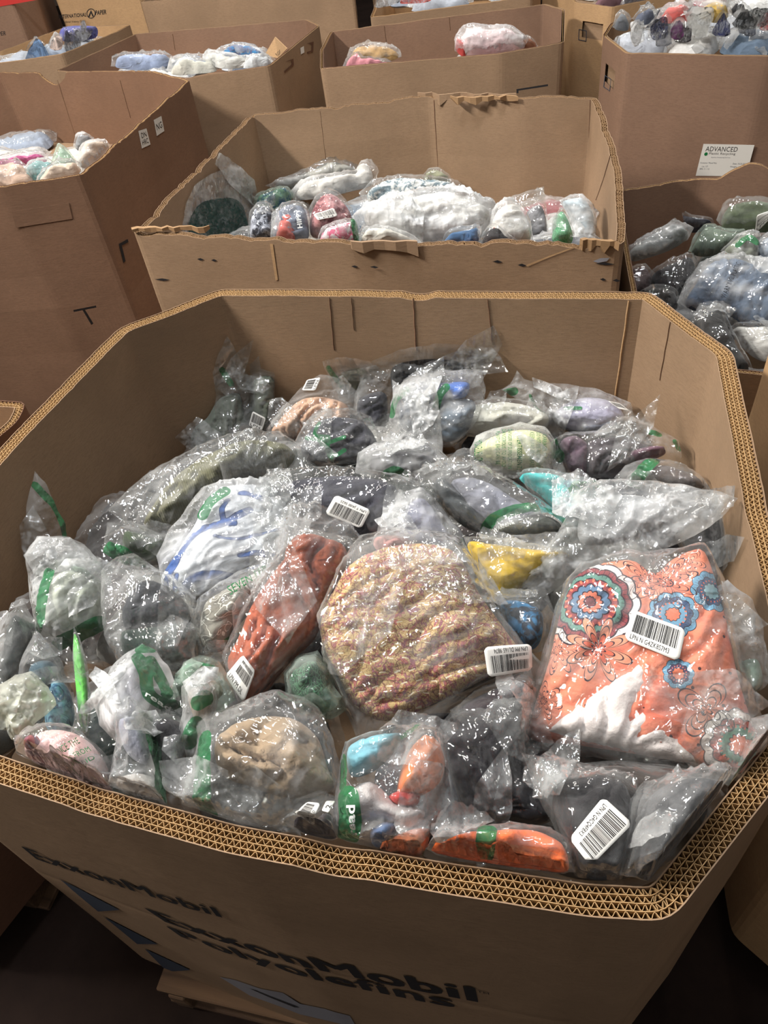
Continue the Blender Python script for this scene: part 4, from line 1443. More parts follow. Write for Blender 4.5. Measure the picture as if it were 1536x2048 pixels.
bag('black clothing in wide clear bag leaning on the back wall, topmost of the back row',
    [(745,722),(800,700),(870,687),(930,690),(968,704),(952,738),(925,760),(860,800),(770,870),(722,860),(705,830),(712,785),(728,745)],
    [dict(p=[(785,735),(850,718),(915,722),(930,742),(880,765),(820,775),(790,790)], c=(34,34,34), T=.055),
     dict(p=[(714,805),(745,785),(772,790),(772,840),(752,868),(722,858)], c=(52,52,60), T=.055)],
    L=.03, k=1.4, sp=.0045, ang=35)
bag('blue clothing in bulging clear bag with green ribbon print at back of the front bin',
    [(790,775),(822,752),(880,742),(962,738),(971,780),(966,830),(942,868),(900,895),(840,890),(792,868),(778,840),(784,800)],
    [dict(p=[(870,830),(900,800),(945,800),(955,830),(935,865),(900,885),(870,870)], c=(96,110,124), T=.07),
     dict(p=[(800,790),(850,770),(930,765),(925,800),(880,820),(850,870),(810,860),(795,830)], c=(50,66,98), T=.06),
     dict(p=[(890,768),(938,765),(930,795),(900,800)], c=(40,100,190), T=.068, name='blue_sleeve')],
    L=.04, k=1.3, sp=.0045, stripes=[([(783,830),(792,800),(815,780)], .018), ([(872,815),(880,790),(892,775)], .02)], milk='soft')
bag('loose hazy clear bag over dark cloth, draped in front of the blue bag',
    [(868,758),(876,800),(884,860),(885,928),(850,920),(790,912),(735,925),(748,895),(790,850),(830,810)],
    [dict(p=[(770,890),(820,880),(860,890),(870,915),(800,910)], c=(70,70,84), T=.04)],
    L=.06, k=1.0, sp=.0045, milk='soft', ang=60)
bag('white clothing in a clear bag near the back wall, right of the blue bag',
    [(900,840),(930,806),(1000,795),(1060,800),(1112,830),(1095,862),(1000,876),(920,872)],
    [dict(p=[(905,850),(935,812),(1000,802),(1058,808),(1100,832),(1080,860),(990,872),(925,868)], c=(226,224,212), T=.065, ang=10, fold=.7)],
    L=.01, k=.9, sp=.005)
bag('lilac clothing in a crumpled clear bag peaked at the back right of the front bin',
    [(1000,778),(1020,768),(1033,740),(1048,758),(1082,768),(1120,768),(1190,775),(1262,805),(1268,832),(1250,862),(1160,870),(1100,850),(1055,815),(1030,795)],
    [dict(p=[(1110,825),(1160,795),(1222,800),(1250,835),(1205,862),(1130,858)], c=(186,184,208), T=.06, fold=.5),
     dict(p=[(1160,845),(1215,835),(1240,850),(1205,866),(1165,864)], c=(120,124,140), T=.064, fold=.4)],
    L=.035, k=1.1, sp=.0045, milk='soft', crump=1.5, stripes=[([(1003,784),(1028,780)], .02), ([(1060,790),(1072,815),(1088,828)], .008), ([(1130,818),(1160,818)], .01)],
    stickers=[dict(q=[(1215,802),(1240,806),(1262,822),(1238,818)])])
bag('cream clothing in a milky bag covered in green warning text, right of centre',
    [(938,898),(952,872),(985,858),(1040,846),(1088,855),(1112,880),(1106,935),(1080,955),(1030,950),(940,925)],
    [dict(p=[(950,895),(990,870),(1040,858),(1085,866),(1102,890),(1090,935),(1030,942),(960,920)], c=(226,226,176), T=.055, fold=.3)],
    L=.035, k=.9, sp=.0045, milk='soft',
    texts=[([(948,925),(950,885),(965,880),(966,925)], 'ADVERTENCIA', M_GREENINK, 0.0), ([(1000,865),(1000,930),(992,930),(992,865)], 'PLASTIC BAG CAN BE', M_GREENINK, 0.0),
           ([(1012,862),(1012,935),(1004,935),(1004,862)], 'DANGEROUS. TO AVOID', M_GREENINK, 0.0), ([(1024,862),(1024,938),(1016,938),(1016,862)], 'DANGER OF SUFFOCATION', M_GREENINK, 0.0),
           ([(1044,872),(1044,940),(1034,940),(1034,872)], 'AVERTISSEMENT:', M_GREENINK, 0.01), ([(1068,868),(1068,940),(1059,940),(1059,868)], 'KEEP AWAY FROM BABIES', M_GREENINK, 0.0),
           ([(1080,868),(1080,940),(1071,940),(1071,868)], 'DO NOT USE IN CRIBS, BEDS', M_GREENINK, 0.0), ([(1092,872),(1092,938),(1083,938),(1083,872)], 'CARRIAGES, PLAYPENS', M_GREENINK, 0.0)])
bag('mauve grey cloth in clear bag with black and grey seam, right back of front bin',
    [(1098,885),(1130,864),(1200,862),(1235,835),(1262,832),(1320,860),(1360,880),(1362,915),(1355,950),(1240,965),(1110,955)],
    [dict(p=[(1118,885),(1150,870),(1175,885),(1180,915),(1170,955),(1135,945)], c=(112,92,106), T=.06),
     dict(p=[(1172,885),(1240,870),(1290,885),(1300,905),(1240,950),(1175,955)], c=(84,78,82), T=.055),
     dict(p=[(1260,900),(1320,890),(1330,905),(1270,925)], c=(120,88,104), T=.062)],
    L=.03, k=.8, sp=.0045, stripes=[([(1104,880),(1110,900),(1120,915)], .024), ([(1300,862),(1320,866)], .014), ([(1352,880),(1360,892)], .014)], ang=50)
bag('dark taupe cloth in clear bag with green ribbon print, against right wall of front bin',
    [(1228,955),(1250,930),(1290,915),(1345,920),(1400,945),(1425,985),(1432,1010),(1400,1060),(1330,1010),(1280,980)],
    [dict(p=[(1285,945),(1330,928),(1390,948),(1408,970),(1380,990),(1320,985)], c=(96,88,86), T=.055)],
    L=.03, k=.7, sp=.005, stripes=[([(1265,965),(1285,945),(1305,922)], .03)])
bag('charcoal clothing in a clear bag wedged low against the right wall of the front bin',
    [(1340,1010),(1400,980),(1436,990),(1450,1060),(1455,1130),(1430,1170),(1380,1120),(1350,1080)],
    [dict(p=[(1350,1030),(1400,1000),(1435,1020),(1445,1100),(1420,1150),(1380,1110)], c=(72,70,70), T=.06)],
    milk='thin', L=-.01, k=.6, sp=.005)
# --- middle of the heap
bag('charcoal garment in a clear bag with scrunched green lettering, behind the olive knit',
    [(588,885),(612,842),(648,818),(700,815),(742,835),(764,875),(766,905),(720,935),(640,940),(600,925)],
    [dict(p=[(600,895),(625,850),(660,832),(720,838),(752,875),(750,905),(700,928),(630,930)], c=(64,64,72), T=.065)],
    L=.045, k=.9, sp=.0045, crump=1.5,
    stripes=[([(640,850),(632,875),(660,880),(645,895),(690,880)], .009), ([(615,880),(650,890),(668,915),(690,905)], .01), ([(655,905),(665,925)], .009)])
bag('dark grey cloth in hazy clear bag at middle of front bin, under the draped bag',
    [(715,905),(750,885),(800,880),(870,885),(905,925),(900,955),(850,970),(760,965),(710,945)],
    [dict(p=[(740,915),(790,900),(850,905),(880,930),(840,955),(760,950)], c=(70,68,74), T=.05)],
    L=.035, k=.6, sp=.005, milk='soft', stripes=[([(765,950),(790,942),(812,950)], .014)])
bag('olive green ribbed knit in a long clear bag, upper left of the heap',
    [(215,1020),(255,980),(300,945),(400,888),(480,862),(560,862),(590,880),(618,905),(600,948),(540,955),(470,985),(400,1050),(330,1068),(262,1060),(240,1038)],
    [dict(p=[(300,1015),(340,960),(400,915),(480,880),(560,880),(590,905),(560,940),(480,960),(420,1010),(385,1050),(320,1060),(285,1045)], c=(116,114,88), kind='knit', T=.06, ang=35, fold=1.0)],
    L=.045, k=.7, sp=.004, ang=35, crump=1.1)
bag('dark green clothing in a clear bag with a bright green strip, below the olive knit',
    [(215,1045),(262,1040),(300,1060),(345,1075),(345,1110),(300,1135),(250,1130),(205,1105)],
    [dict(p=[(250,1060),(300,1070),(335,1085),(320,1115),(270,1115),(245,1095)], c=(58,72,48), T=.05)],
    L=.015, k=.7, sp=.005, stripes=[([(215,1095),(240,1105),(262,1120),(285,1135)], .028)])
BL_INK = [([(325,1165),(345,1130),(370,1090),(400,1060),(440,1050),(470,1035),(500,1020)], .006), ([(455,1000),(445,1020),(450,1045),(470,1048)], .005),
          ([(360,1180),(390,1155),(430,1150),(470,1155)], .007), ([(395,1195),(420,1180),(450,1170)], .004), ([(480,985),(510,990),(525,1000)], .005), ([(330,1130),(342,1110)], .006),
          ([(430,1075),(470,1080),(510,1070),(560,1060)], .003), ([(480,1110),(520,1105),(560,1110)], .005), ([(345,1175),(352,1150)], .005)]
bag('white cloth with flowing blue lines in a clear bag, left of centre',
    [(312,1112),(340,1060),(380,1008),(402,975),(470,958),(560,962),(600,1020),(612,1090),(575,1140),(520,1140),(450,1200),(360,1200),(325,1170)],
    [dict(p=[(318,1160),(345,1110),(385,1050),(420,985),(480,965),(560,975),(595,1030),(600,1090),(540,1130),(450,1190),(370,1195)], c=(226,230,236), c2=(58,98,170), kind='print', ink=BL_INK, T=.05, fold=.5, sp=.0035)],
    L=.045, k=.6, sp=.004, stripes=[([(408,1036),(425,1008),(452,988)], .022)], ang=20, milk='soft')
bag('navy charcoal garment in wide clear bag with a white barcode sticker, centre of the heap',
    [(505,985),(530,955),(600,932),(690,932),(790,948),(868,975),(905,1035),(925,1075),(860,1085),(720,1085),(640,1065),(560,1035),(520,1010)],
    [dict(p=[(512,990),(545,965),(620,950),(720,950),(800,975),(812,1040),(780,1075),(690,1068),(600,1045),(540,1020)], c=(62,62,72), T=.055, fold=.5, ang=20)],
    milk='thin', L=.06, k=.6, sp=.004, stickers=[dict(q=[(722,1057),(650,1028),(672,992),(742,1022)], text='LPN T JA00 S625')], ang=30)
bag('pale grey blue cloth in a clear bag between the navy garment and the paisley quilt',
    [(800,985),(850,975),(880,1010),(930,1070),(940,1120),(880,1130),(790,1100),(740,1090),(760,1050)],
    [dict(p=[(815,1010),(850,995),(890,1050),(915,1100),(860,1100),(790,1080)], c=(150,152,172), T=.045),
     dict(p=[(745,1080),(790,1070),(830,1085),(820,1110),(770,1110)], c=(206,150,144), T=.05)],
    L=.045, k=.5, sp=.005, milk='soft')
bag('slate grey clothing in long glossy clear bag with a green band at its open end',
    [(826,945),(880,925),(940,922),(1000,945),(1060,985),(1120,1025),(1152,1052),(1142,1085),(1060,1090),(970,1078),(905,1040),(860,990)],
    [dict(p=[(865,975),(885,955),(920,985),(960,1020),(975,1060),(930,1050),(890,1015)], c=(78,82,84), T=.055),
     dict(p=[(900,965),(960,955),(1040,1000),(1090,1030),(1060,1050),(980,1060),(930,1020)], c=(140,142,154), T=.06, fold=.4),
     dict(p=[(985,1072),(1010,1045),(1080,1030),(1120,1045),(1125,1075),(1060,1085)], c=(62,66,58), T=.064, fold=.4)],
    L=.06, k=.6, sp=.004, ang=-40, milk='clear', stripes=[([(965,1068),(985,1045),(1020,1030),(1060,1022),(1095,1024),(1118,1035)], .02), ([(1130,1042),(1140,1060),(1136,1080)], .022)],
    texts=[([(985,1062),(1025,1048),(1028,1056),(988,1070)], 'WARNING', M_WHITEINK, 0.01)])
bag('turquoise swimwear in clear bag with blue and green printed band, right of the grey bag',
    [(1032,945),(1080,938),(1140,948),(1190,958),(1216,982),(1200,1020),(1160,1065),(1140,1075),(1105,1030),(1060,985)],
    [dict(p=[(1038,950),(1085,942),(1130,955),(1140,985),(1118,1020),(1080,985)], c=(70,196,196), T=.055, freq=1.4),
     dict(p=[(1125,965),(1180,965),(1195,995),(1165,1040),(1140,1050),(1122,1020)], c=(56,120,140), c2=(90,210,210), kind='mottled', T=.055)],
    L=.045, k=.6, sp=.004, stripes=[([(1195,962),(1210,985),(1196,1012)], .012), ([(1140,990),(1150,975),(1172,985)], .008)],
    texts=[([(1135,985),(1192,965),(1198,980),(1142,1002)], 'UNDER', M_GREENINK, 0.03)])
bag('large empty looking crumpled clear bag with a pointed corner toward the right wall',
    [(1150,990),(1200,955),(1300,958),(1390,975),(1476,998),(1440,1040),(1390,1075),(1330,1100),(1210,1128),(1130,1165),(1085,1195),(1062,1265),(1030,1245),(1020,1205),(1060,1130),(1115,1070)],
    [dict(p=[(1170,1010),(1240,985),(1320,1000),(1330,1040),(1240,1080),(1160,1080)], c=(176,178,180), T=.03, fold=.3)],
    L=.075, k=.5, sp=.004, milk='soft', crump=1.5, ang=20)
bag('bright yellow cloth in a clear bag between the grey bag and the paisley quilt',
    [(925,1070),(990,1078),(1060,1090),(1150,1098),(1120,1135),(1060,1185),(1030,1235),(985,1190),(945,1120)],
    [dict(p=[(935,1080),(1000,1088),(1070,1098),(1140,1104),(1105,1130),(1050,1165),(1000,1200),(975,1180),(952,1125)], c=(222,184,52), T=.05, fold=.8)],
    L=.035, k=.5, sp=.004)
bag('grey and sky blue printed cloth in a clear bag under the yellow bag',
    [(985,1180),(1030,1180),(1090,1170),(1110,1220),(1085,1300),(1050,1310),(1010,1260)],
    [dict(p=[(1000,1205),(1040,1200),(1085,1220),(1080,1280),(1050,1295),(1020,1255)], c=(84,92,104), c2=(96,160,210), kind='mottled', T=.04)],
    L=.01, k=.4, sp=.005)
# --- the large ones in front
bag('quilted beige, rose and mauve paisley cloth with white stitches in large central clear bag',
    [(700,1092),(720,1068),(790,1055),(860,1058),(925,1075),(955,1140),(1000,1225),(1050,1290),(1090,1330),(1100,1365),(1050,1375),(950,1382),(880,1440),(800,1482),(715,1478),(690,1420),(655,1340),(638,1240),(672,1160)],
    [dict(p=[(700,1120),(770,1085),(850,1078),(915,1100),(960,1180),(1010,1250),(1045,1300),(1030,1325),(960,1350),(870,1405),(770,1442),(705,1410),(670,1350),(640,1290),(635,1235),(665,1170)], c=(200,170,110), kind='paisley', T=.085, fold=.6, ang=20, sp=.004, R=.11),
     dict(p=[(862,1345),(920,1325),(990,1322),(1015,1335),(960,1362),(885,1400),(868,1380)], c=(200,170,110), kind='paisley', T=.075, fold=.5, R=.03)],
    L=.06, k=.55, sp=.0038, stickers=[dict(q=[(1068,1338),(975,1356),(965,1298),(1062,1288)], text='LPN PM DL165 9874')], crump=.8, ang=25, T=.06)
MOT = [('big', 1180, 1205, (.062, 12, [(1.0, .08, (236, 226, 222)), (.84, .07, (140, 60, 66)), (.7, .06, (96, 140, 128)), (.56, .06, (150, 66, 70)), (.42, .06, (90, 120, 150)), (.26, .05, (214, 120, 96)), (.12, .02, (120, 50, 60))])),
       ('big', 1345, 1230, (.030, 10, [(1.0, .12, (110, 160, 190)), (.78, .1, (60, 84, 120)), (.56, .08, (110, 160, 190)), (.3, .05, (220, 120, 90))])),
       ('big', 1425, 1180, (.026, 10, [(1.0, .12, (110, 160, 190)), (.7, .1, (60, 84, 120)), (.4, .08, (150, 190, 200))])),
       ('big', 1355, 1350, (.018, 9, [(1.0, .12, (110, 160, 190)), (.7, .1, (70, 60, 90)), (.4, .08, (220, 120, 90))])),
       ('big', 1480, 1490, (.042, 12, [(1.0, .1, (240, 228, 222)), (.76, .08, (190, 90, 80)), (.55, .08, (96, 150, 130)), (.3, .06, (220, 120, 90))])),
       ('flower', 1115, 1300, (.032, 8, 0.0)), ('flower', 1198, 1300, (.042, 8, .4, (226, 150, 120))), ('flower', 1330, 1160, (.04, 9, .9)),
       ('flower', 1380, 1120, (.02, 5, .2)), ('flower', 1412, 1420, (.035, 4, .6)), ('flower', 1290, 1150, (.035, 7, .2)), ('flower', 1085, 1400, (.025, 7, .1))]
bag('coral orange mandala print cloth with white lining in large clear bag at right',
    [(1125,1165),(1160,1125),(1250,1098),(1330,1100),(1410,1086),(1440,1140),(1470,1240),(1490,1340),(1536,1460),(1560,1560),(1500,1572),(1420,1545),(1290,1535),(1180,1515),(1042,1505),(1046,1440),(1075,1340),(1105,1240)],
    [dict(p=[(1130,1180),(1175,1130),(1260,1112),(1310,1140),(1350,1110),(1405,1094),(1432,1150),(1458,1250),(1480,1350),(1520,1480),(1530,1555),(1470,1550),(1380,1525),(1250,1505),(1150,1490),(1058,1478),(1062,1420),(1095,1320)],
          c=(230,120,90), kind='mandala', T=.06, fold=.35, R=.05, ang=70, sp=.004, motifs=MOT),
     dict(p=[(1292,1270),(1315,1300),(1345,1385),(1375,1460),(1400,1530),(1290,1512),(1180,1490),(1072,1468),(1110,1430),(1180,1370),(1240,1325)], c=(232,222,218), kind='fleece', T=.068, fold=.5, R=.035, name='white_lining', label='white fleece lining turned outward', round=False)],
    L=.065, k=.55, sp=.0038, stickers=[dict(q=[(1266,1222),(1370,1262),(1356,1326),(1248,1280)], text='LPN N G4ZK8S7M3')], crump=.8, ang=75, T=.05)
bag('loose twisted end of frosted clear bag standing by the right wall, beside the coral bag',
    [(1385,1225),(1420,1180),(1455,1160),(1505,1200),(1530,1265),(1540,1360),(1510,1395),(1480,1385),(1462,1330),(1400,1335),(1392,1290)],
    [dict(p=[(1480,1330),(1515,1320),(1525,1370),(1495,1385)], c=(120,140,124), T=.03)],
    L=.085, k=.8, sp=.004, milk='soft', crump=1.8, ang=60)
bag('rust brown garment in a narrow clear bag with a barcode sticker at its lower end',
    [(562,1060),(578,1018),(600,1005),(645,1012),(700,1040),(728,1080),(720,1120),(695,1165),(655,1240),(625,1295),(565,1350),(500,1425),(478,1412),(452,1340),(443,1308),(478,1225),(530,1140),(560,1110)],
    [dict(p=[(572,1085),(600,1062),(650,1068),(690,1085),(690,1130),(660,1190),(630,1270),(580,1320),(500,1412),(470,1370),(450,1320),(475,1265),(500,1205),(545,1140),(565,1115)], c=(172,92,66), T=.065, ang=58, fold=1.6, freq=1.0)],
    L=.075, k=.55, sp=.0038, ang=58, T=.055, stickers=[dict(q=[(490,1313),(515,1346),(489,1407),(451,1352)], text='LPN PM DL', barbox=(.2,.42,.9,.9))])
bag('grey cloth with white looping cords in a clear bag with a pale green printed panel',
    [(395,1200),(440,1160),(500,1130),(562,1115),(558,1160),(520,1220),(480,1280),(450,1330),(400,1310),(380,1250)],
    [dict(p=[(405,1210),(450,1175),(510,1140),(545,1140),(520,1190),(475,1250),(440,1300),(400,1285)], c=(138,134,124), c2=(222,220,210), kind='lace', T=.05, fold=.5)],
    L=.05, k=.55, sp=.0042, stripes=[([(455,1285),(475,1268)], .012)], texts=[([(455,1178),(530,1132),(536,1146),(463,1196)], 'SEVEN FEP', M_GREENINK, 0.0)])
bag('charcoal and bottle green fleece in a crumpled clear bag, left of the rust garment',
    [(200,1140),(232,1112),(268,1108),(322,1140),(378,1178),(402,1220),(408,1290),(395,1340),(330,1355),(240,1330),(205,1270)],
    [dict(p=[(242,1215),(280,1160),(330,1165),(378,1210),(380,1245),(320,1255),(255,1262)], c=(66,68,72), T=.065, fold=.7),
     dict(p=[(240,1262),(310,1250),(375,1245),(392,1290),(375,1335),(310,1335),(250,1310)], c=(46,60,54), T=.062, fold=.6)],
    L=.055, k=.6, sp=.0042, crump=1.6, ang=70)
bag('pale green white garment in clear bag with green ribbon along it, by the left wall',
    [(50,1110),(75,1074),(140,1074),(180,1100),(205,1130),(225,1165),(215,1220),(210,1262),(120,1300),(70,1265),(58,1180)],
    [dict(p=[(85,1170),(120,1140),(170,1140),(205,1165),(202,1215),(190,1255),(120,1262),(80,1235)], c=(206,212,196), T=.055, ang=30, fold=1.3),
     dict(p=[(140,1130),(180,1140),(195,1165),(170,1160),(145,1148)], c=(170,190,172), T=.062)],
    L=.04, k=.7, sp=.0042, milk='soft', crump=1.2, stripes=[([(100,1150),(88,1195),(78,1250)], .022), ([(105,1288),(150,1270),(208,1240)], .022)])
bag('frosted film folded into a flat tip above the pale green garment, by the left wall',
    [(46,1110),(78,1072),(140,1075),(178,1108),(190,1135),(160,1140),(110,1145),(66,1150)], [], L=.085, k=.9, sp=.004, milk='milky', crump=.6)
bag('upright narrow clear bag with dark green edge leaning on left wall of the front bin',
    [(70,944),(90,965),(112,1010),(130,1050),(136,1080),(110,1120),(72,1150),(46,1115),(44,1080),(56,1000)],
    [], L=.05, k=2.2, sp=.0045, stripes=[([(74,975),(95,998),(112,1015),(128,1048),(135,1075)], .016)], crump=.7)
bag('navy and teal cloth in clear pointed bag at the lower left of the front bin',
    [(72,1260),(100,1288),(125,1325),(146,1390),(155,1455),(110,1490),(60,1465),(32,1400),(38,1330)],
    [dict(p=[(95,1370),(118,1358),(140,1385),(148,1440),(125,1475),(90,1450)], c=(44,84,122), c2=(110,160,180), kind='mottled', T=.05),
     dict(p=[(60,1330),(100,1320),(120,1350),(100,1375),(60,1380)], c=(70,92,104), T=.045)],
    L=.045, k=.8, sp=.0042, ang=60)
bag('vivid lime green folded cloth standing on edge at the lower left of the front bin',
    [(147,1252),(158,1272),(172,1320),(180,1380),(180,1460),(175,1475),(160,1462),(152,1400),(144,1320)],
    [dict(p=[(149,1270),(158,1285),(170,1330),(176,1385),(174,1460),(164,1455),(155,1400),(148,1320)], c=(104,206,84), T=.03, R=.02, ang=90)],
    L=.07, k=1.3, sp=.0035, crump=.4)
bag('twisted yellowish clear bag end at the far lower left of the front bin',
    [(0,1370),(30,1348),(62,1342),(100,1372),(112,1410),(95,1432),(70,1445),(45,1492),(22,1480),(12,1445),(-20,1420)],
    [], L=.085, k=.8, sp=.004, milk='yellowish', crump=1.8, ang=40)
bag('pink cloth in clear bag with green printed lettering in lower left corner of front bin',
    [(38,1480),(62,1460),(100,1450),(150,1455),(195,1490),(225,1530),(225,1600),(160,1600),(70,1560),(20,1520)],
    [dict(p=[(42,1492),(70,1465),(110,1455),(155,1465),(195,1500),(215,1550),(205,1590),(130,1580),(55,1540)], c=(224,184,180), T=.06, fold=.7),
     dict(p=[(48,1495),(70,1475),(92,1480),(90,1510),(60,1525)], c=(170,96,96), c2=(110,80,100), kind='mottled', T=.066, fold=.4)],
    L=.08, k=.3, sp=.004, texts=[([(120,1520),(165,1490),(172,1500),(127,1532)], 'ONCE THE', M_GREENINK, 0.0), ([(132,1540),(185,1505),(192,1514),(140,1550)], 'THIS FROM', M_GREENINK, 0.0), ([(146,1558),(195,1522),(200,1530),(152,1566)], 'AVOID', M_GREENINK, 0.0)],
    stripes=[([(130,1545),(148,1562)], .010)])
bag('pale lilac garment in a frosted bag with dark green ribbons, left of centre',
    [(186,1392),(225,1335),(262,1302),(285,1285),(310,1300),(335,1330),(360,1385),(362,1415),(310,1440),(290,1480),(235,1485),(200,1450)],
    [dict(p=[(210,1400),(240,1350),(275,1330),(300,1370),(310,1420),(280,1460),(230,1460)], c=(200,198,206), T=.055)],
    L=.075, k=.6, sp=.004, milk='milky', crump=.9, stripes=[([(278,1292),(298,1290)], .018), ([(275,1315),(292,1350),(300,1392),(330,1408),(350,1408)], .018), ([(300,1318),(318,1350),(335,1385)], .016)],
    texts=[([(296,1385),(342,1412),(338,1420),(292,1396)], 'read', M_WHITEINK, 0.02)], ang=60)
bag('grey navy cloth in long rumpled clear bag with a green edge, lower left of centre',
    [(214,1392),(262,1388),(295,1400),(308,1440),(320,1500),(330,1560),(335,1625),(280,1620),(205,1590),(218,1540),(230,1480),(228,1430)],
    [dict(p=[(235,1440),(275,1430),(298,1470),(295,1520),(260,1510),(238,1480)], c=(150,152,166), T=.05),
     dict(p=[(225,1560),(270,1540),(315,1560),(325,1605),(270,1610)], c=(196,190,184), T=.04)],
    L=.09, k=.35, sp=.004, milk='soft', crump=1.7, ang=75, stripes=[([(288,1422),(302,1470),(314,1530),(322,1600)], .012)])
bag('black cloth in a clear bag between the rumpled bag and the taupe one',
    [(290,1430),(340,1415),(380,1440),(395,1500),(385,1570),(370,1625),(330,1625),(318,1540),(305,1480)],
    [dict(p=[(302,1450),(340,1435),(375,1460),(385,1520),(365,1560),(330,1550),(312,1500)], c=(52,50,54), T=.05)],
    milk='thin', L=.04, k=.5, sp=.0045)
bag('brown cloth in a frosted bag with a green diamond shaped print, beside the taupe garment',
    [(362,1372),(385,1350),(420,1345),(440,1370),(432,1420),(412,1480),(395,1535),(372,1520),(355,1480),(365,1430)],
    [dict(p=[(375,1385),(410,1370),(428,1390),(418,1430),(392,1440)], c=(150,132,112), T=.05)],
    L=.08, k=.6, sp=.004, milk='soft', stripes=[([(398,1408),(412,1398)], .022), ([(392,1452),(376,1480)], .026)], crump=1.3)
bag('olive beige cloth in a small crumpled clear bag with green scribbled print',
    [(350,1360),(368,1325),(400,1312),(440,1322),(462,1365),(472,1400),(440,1425),(395,1400)],
    [dict(p=[(375,1370),(400,1345),(430,1350),(445,1385),(415,1400)], c=(150,144,118), T=.045)],
    L=.06, k=.6, sp=.0045, milk='green', crump=1.7, stripes=[([(365,1335),(395,1325),(430,1335)], .006)])
bag('dark green mesh cloth in a clear bag, between the rust garment and the paisley quilt',
    [(565,1345),(590,1315),(635,1300),(665,1350),(690,1420),(660,1440),(600,1420),(570,1390)],
    [dict(p=[(578,1350),(605,1325),(635,1320),(655,1360),(660,1410),(620,1415),(585,1390)], c=(40,60,50), c2=(96,140,110), kind='mesh', T=.05)],
    L=.03, k=.5, sp=.0045, milk='green')
bag('taupe wool garment in a bulging clear bag with a broad green stripe, front centre left',
    [(395,1445),(420,1425),(480,1405),(520,1382),(560,1378),(610,1392),(650,1430),(672,1500),(688,1580),(650,1600),(610,1632),(560,1660),(470,1660),(352,1632),(375,1560),(392,1500)],
    [dict(p=[(425,1480),(470,1440),(530,1425),(590,1432),(635,1470),(655,1530),(668,1575),(620,1592),(560,1590),(500,1570),(440,1545)], c=(164,142,116), T=.07, fold=1.7, freq=1.3, ang=-55, R=.08)],
    L=.08, k=.4, sp=.0038, crump=1.1, ang=-50, stripes=[([(406,1478),(402,1540),(400,1640)], .026)], T=.06)
bag('charcoal cloth in a clear bag with two barcode stickers, tucked under the taupe garment',
    [(560,1640),(590,1595),(640,1580),(672,1590),(680,1640),(672,1700),(620,1700),(560,1680)],
    [dict(p=[(585,1640),(620,1640),(655,1620),(668,1650),(660,1690),(600,1685)], c=(70,64,68), T=.045)],
    milk='thin', L=.085, k=.2, sp=.004, stickers=[dict(q=[(579,1640),(612,1596),(640,1604),(614,1662)], text='LPN T 0', textbox=(.1,.08,.7,.26)), dict(q=[(642,1618),(650,1596),(668,1592),(656,1622)], text='2', bars=False, textbox=(.3,.1,.6,.7))])
bag('light blue and orange clothing in a clear bag with green printed bands, front centre',
    [(688,1482),(740,1462),(800,1450),(850,1452),(885,1465),(902,1530),(892,1590),(875,1650),(845,1720),(760,1715),(690,1700),(662,1650),(675,1580)],
    [dict(p=[(695,1492),(740,1472),(800,1465),(790,1500),(745,1540),(700,1548)], c=(132,190,206), T=.05),
     dict(p=[(815,1500),(850,1466),(878,1478),(892,1520),(880,1560),(845,1585),(800,1590),(795,1560)], c=(238,140,88), T=.07, fold=1.2, ang=60),
     dict(p=[(775,1590),(810,1575),(840,1585),(830,1610),(790,1615)], c=(208,80,76), T=.055),
     dict(p=[(690,1590),(740,1560),(790,1600),(850,1620),(820,1660),(760,1640),(700,1640)], c=(214,206,204), T=.045, fold=.4),
     dict(p=[(740,1660),(770,1640),(795,1650),(770,1690),(745,1690)], c=(96,120,160), T=.05),
     dict(p=[(760,1690),(820,1655),(860,1660),(840,1712),(780,1712)], c=(240,132,84), T=.05)],
    L=.085, k=.35, sp=.0038, milk='clear', crump=1.2, stripes=[([(697,1598),(700,1640),(692,1675)], .03), ([(855,1710),(875,1670),(890,1640)], .012), ([(686,1520),(684,1570)], .012)],
    texts=[([(692,1680),(694,1612),(712,1612),(710,1680)], 'read', M_WHITEINK, 0.03), ([(800,1478),(838,1450),(842,1458),(804,1486)], 'AVERTISSEMENT', M_GREENINK, 0.0)])
bag('shiny black garment in a clear bag below the paisley quilt',
    [(872,1460),(905,1420),(980,1395),(1050,1390),(1060,1440),(1060,1510),(1100,1580),(1120,1650),(1060,1665),(960,1665),(905,1650),(895,1560)],
    [dict(p=[(885,1470),(920,1430),(1000,1405),(1045,1410),(1050,1510),(1090,1590),(1100,1640),(1020,1652),(940,1640),(905,1570)], c=(40,38,42), T=.06, fold=1.1, ang=-60)],
    milk='thin', L=.0, k=.5, sp=.004, ang=-60, crump=1.1)
bag('vivid orange garment in a clear bag against the front wall, bottom centre',
    [(850,1700),(870,1670),(940,1655),(1020,1650),(1100,1665),(1145,1690),(1150,1750),(1080,1755),(960,1740),(860,1730)],
    [dict(p=[(860,1700),(900,1675),(980,1662),(1060,1660),(1110,1675),(1135,1700),(1130,1745),(1040,1745),(930,1728)], c=(250,116,58), T=.045, fold=1.6, freq=1.3, ang=50)],
    L=.085, k=.05, flaps=1, sp=.004, stripes=[([(975,1672),(970,1705)], .024)], milk='clear')
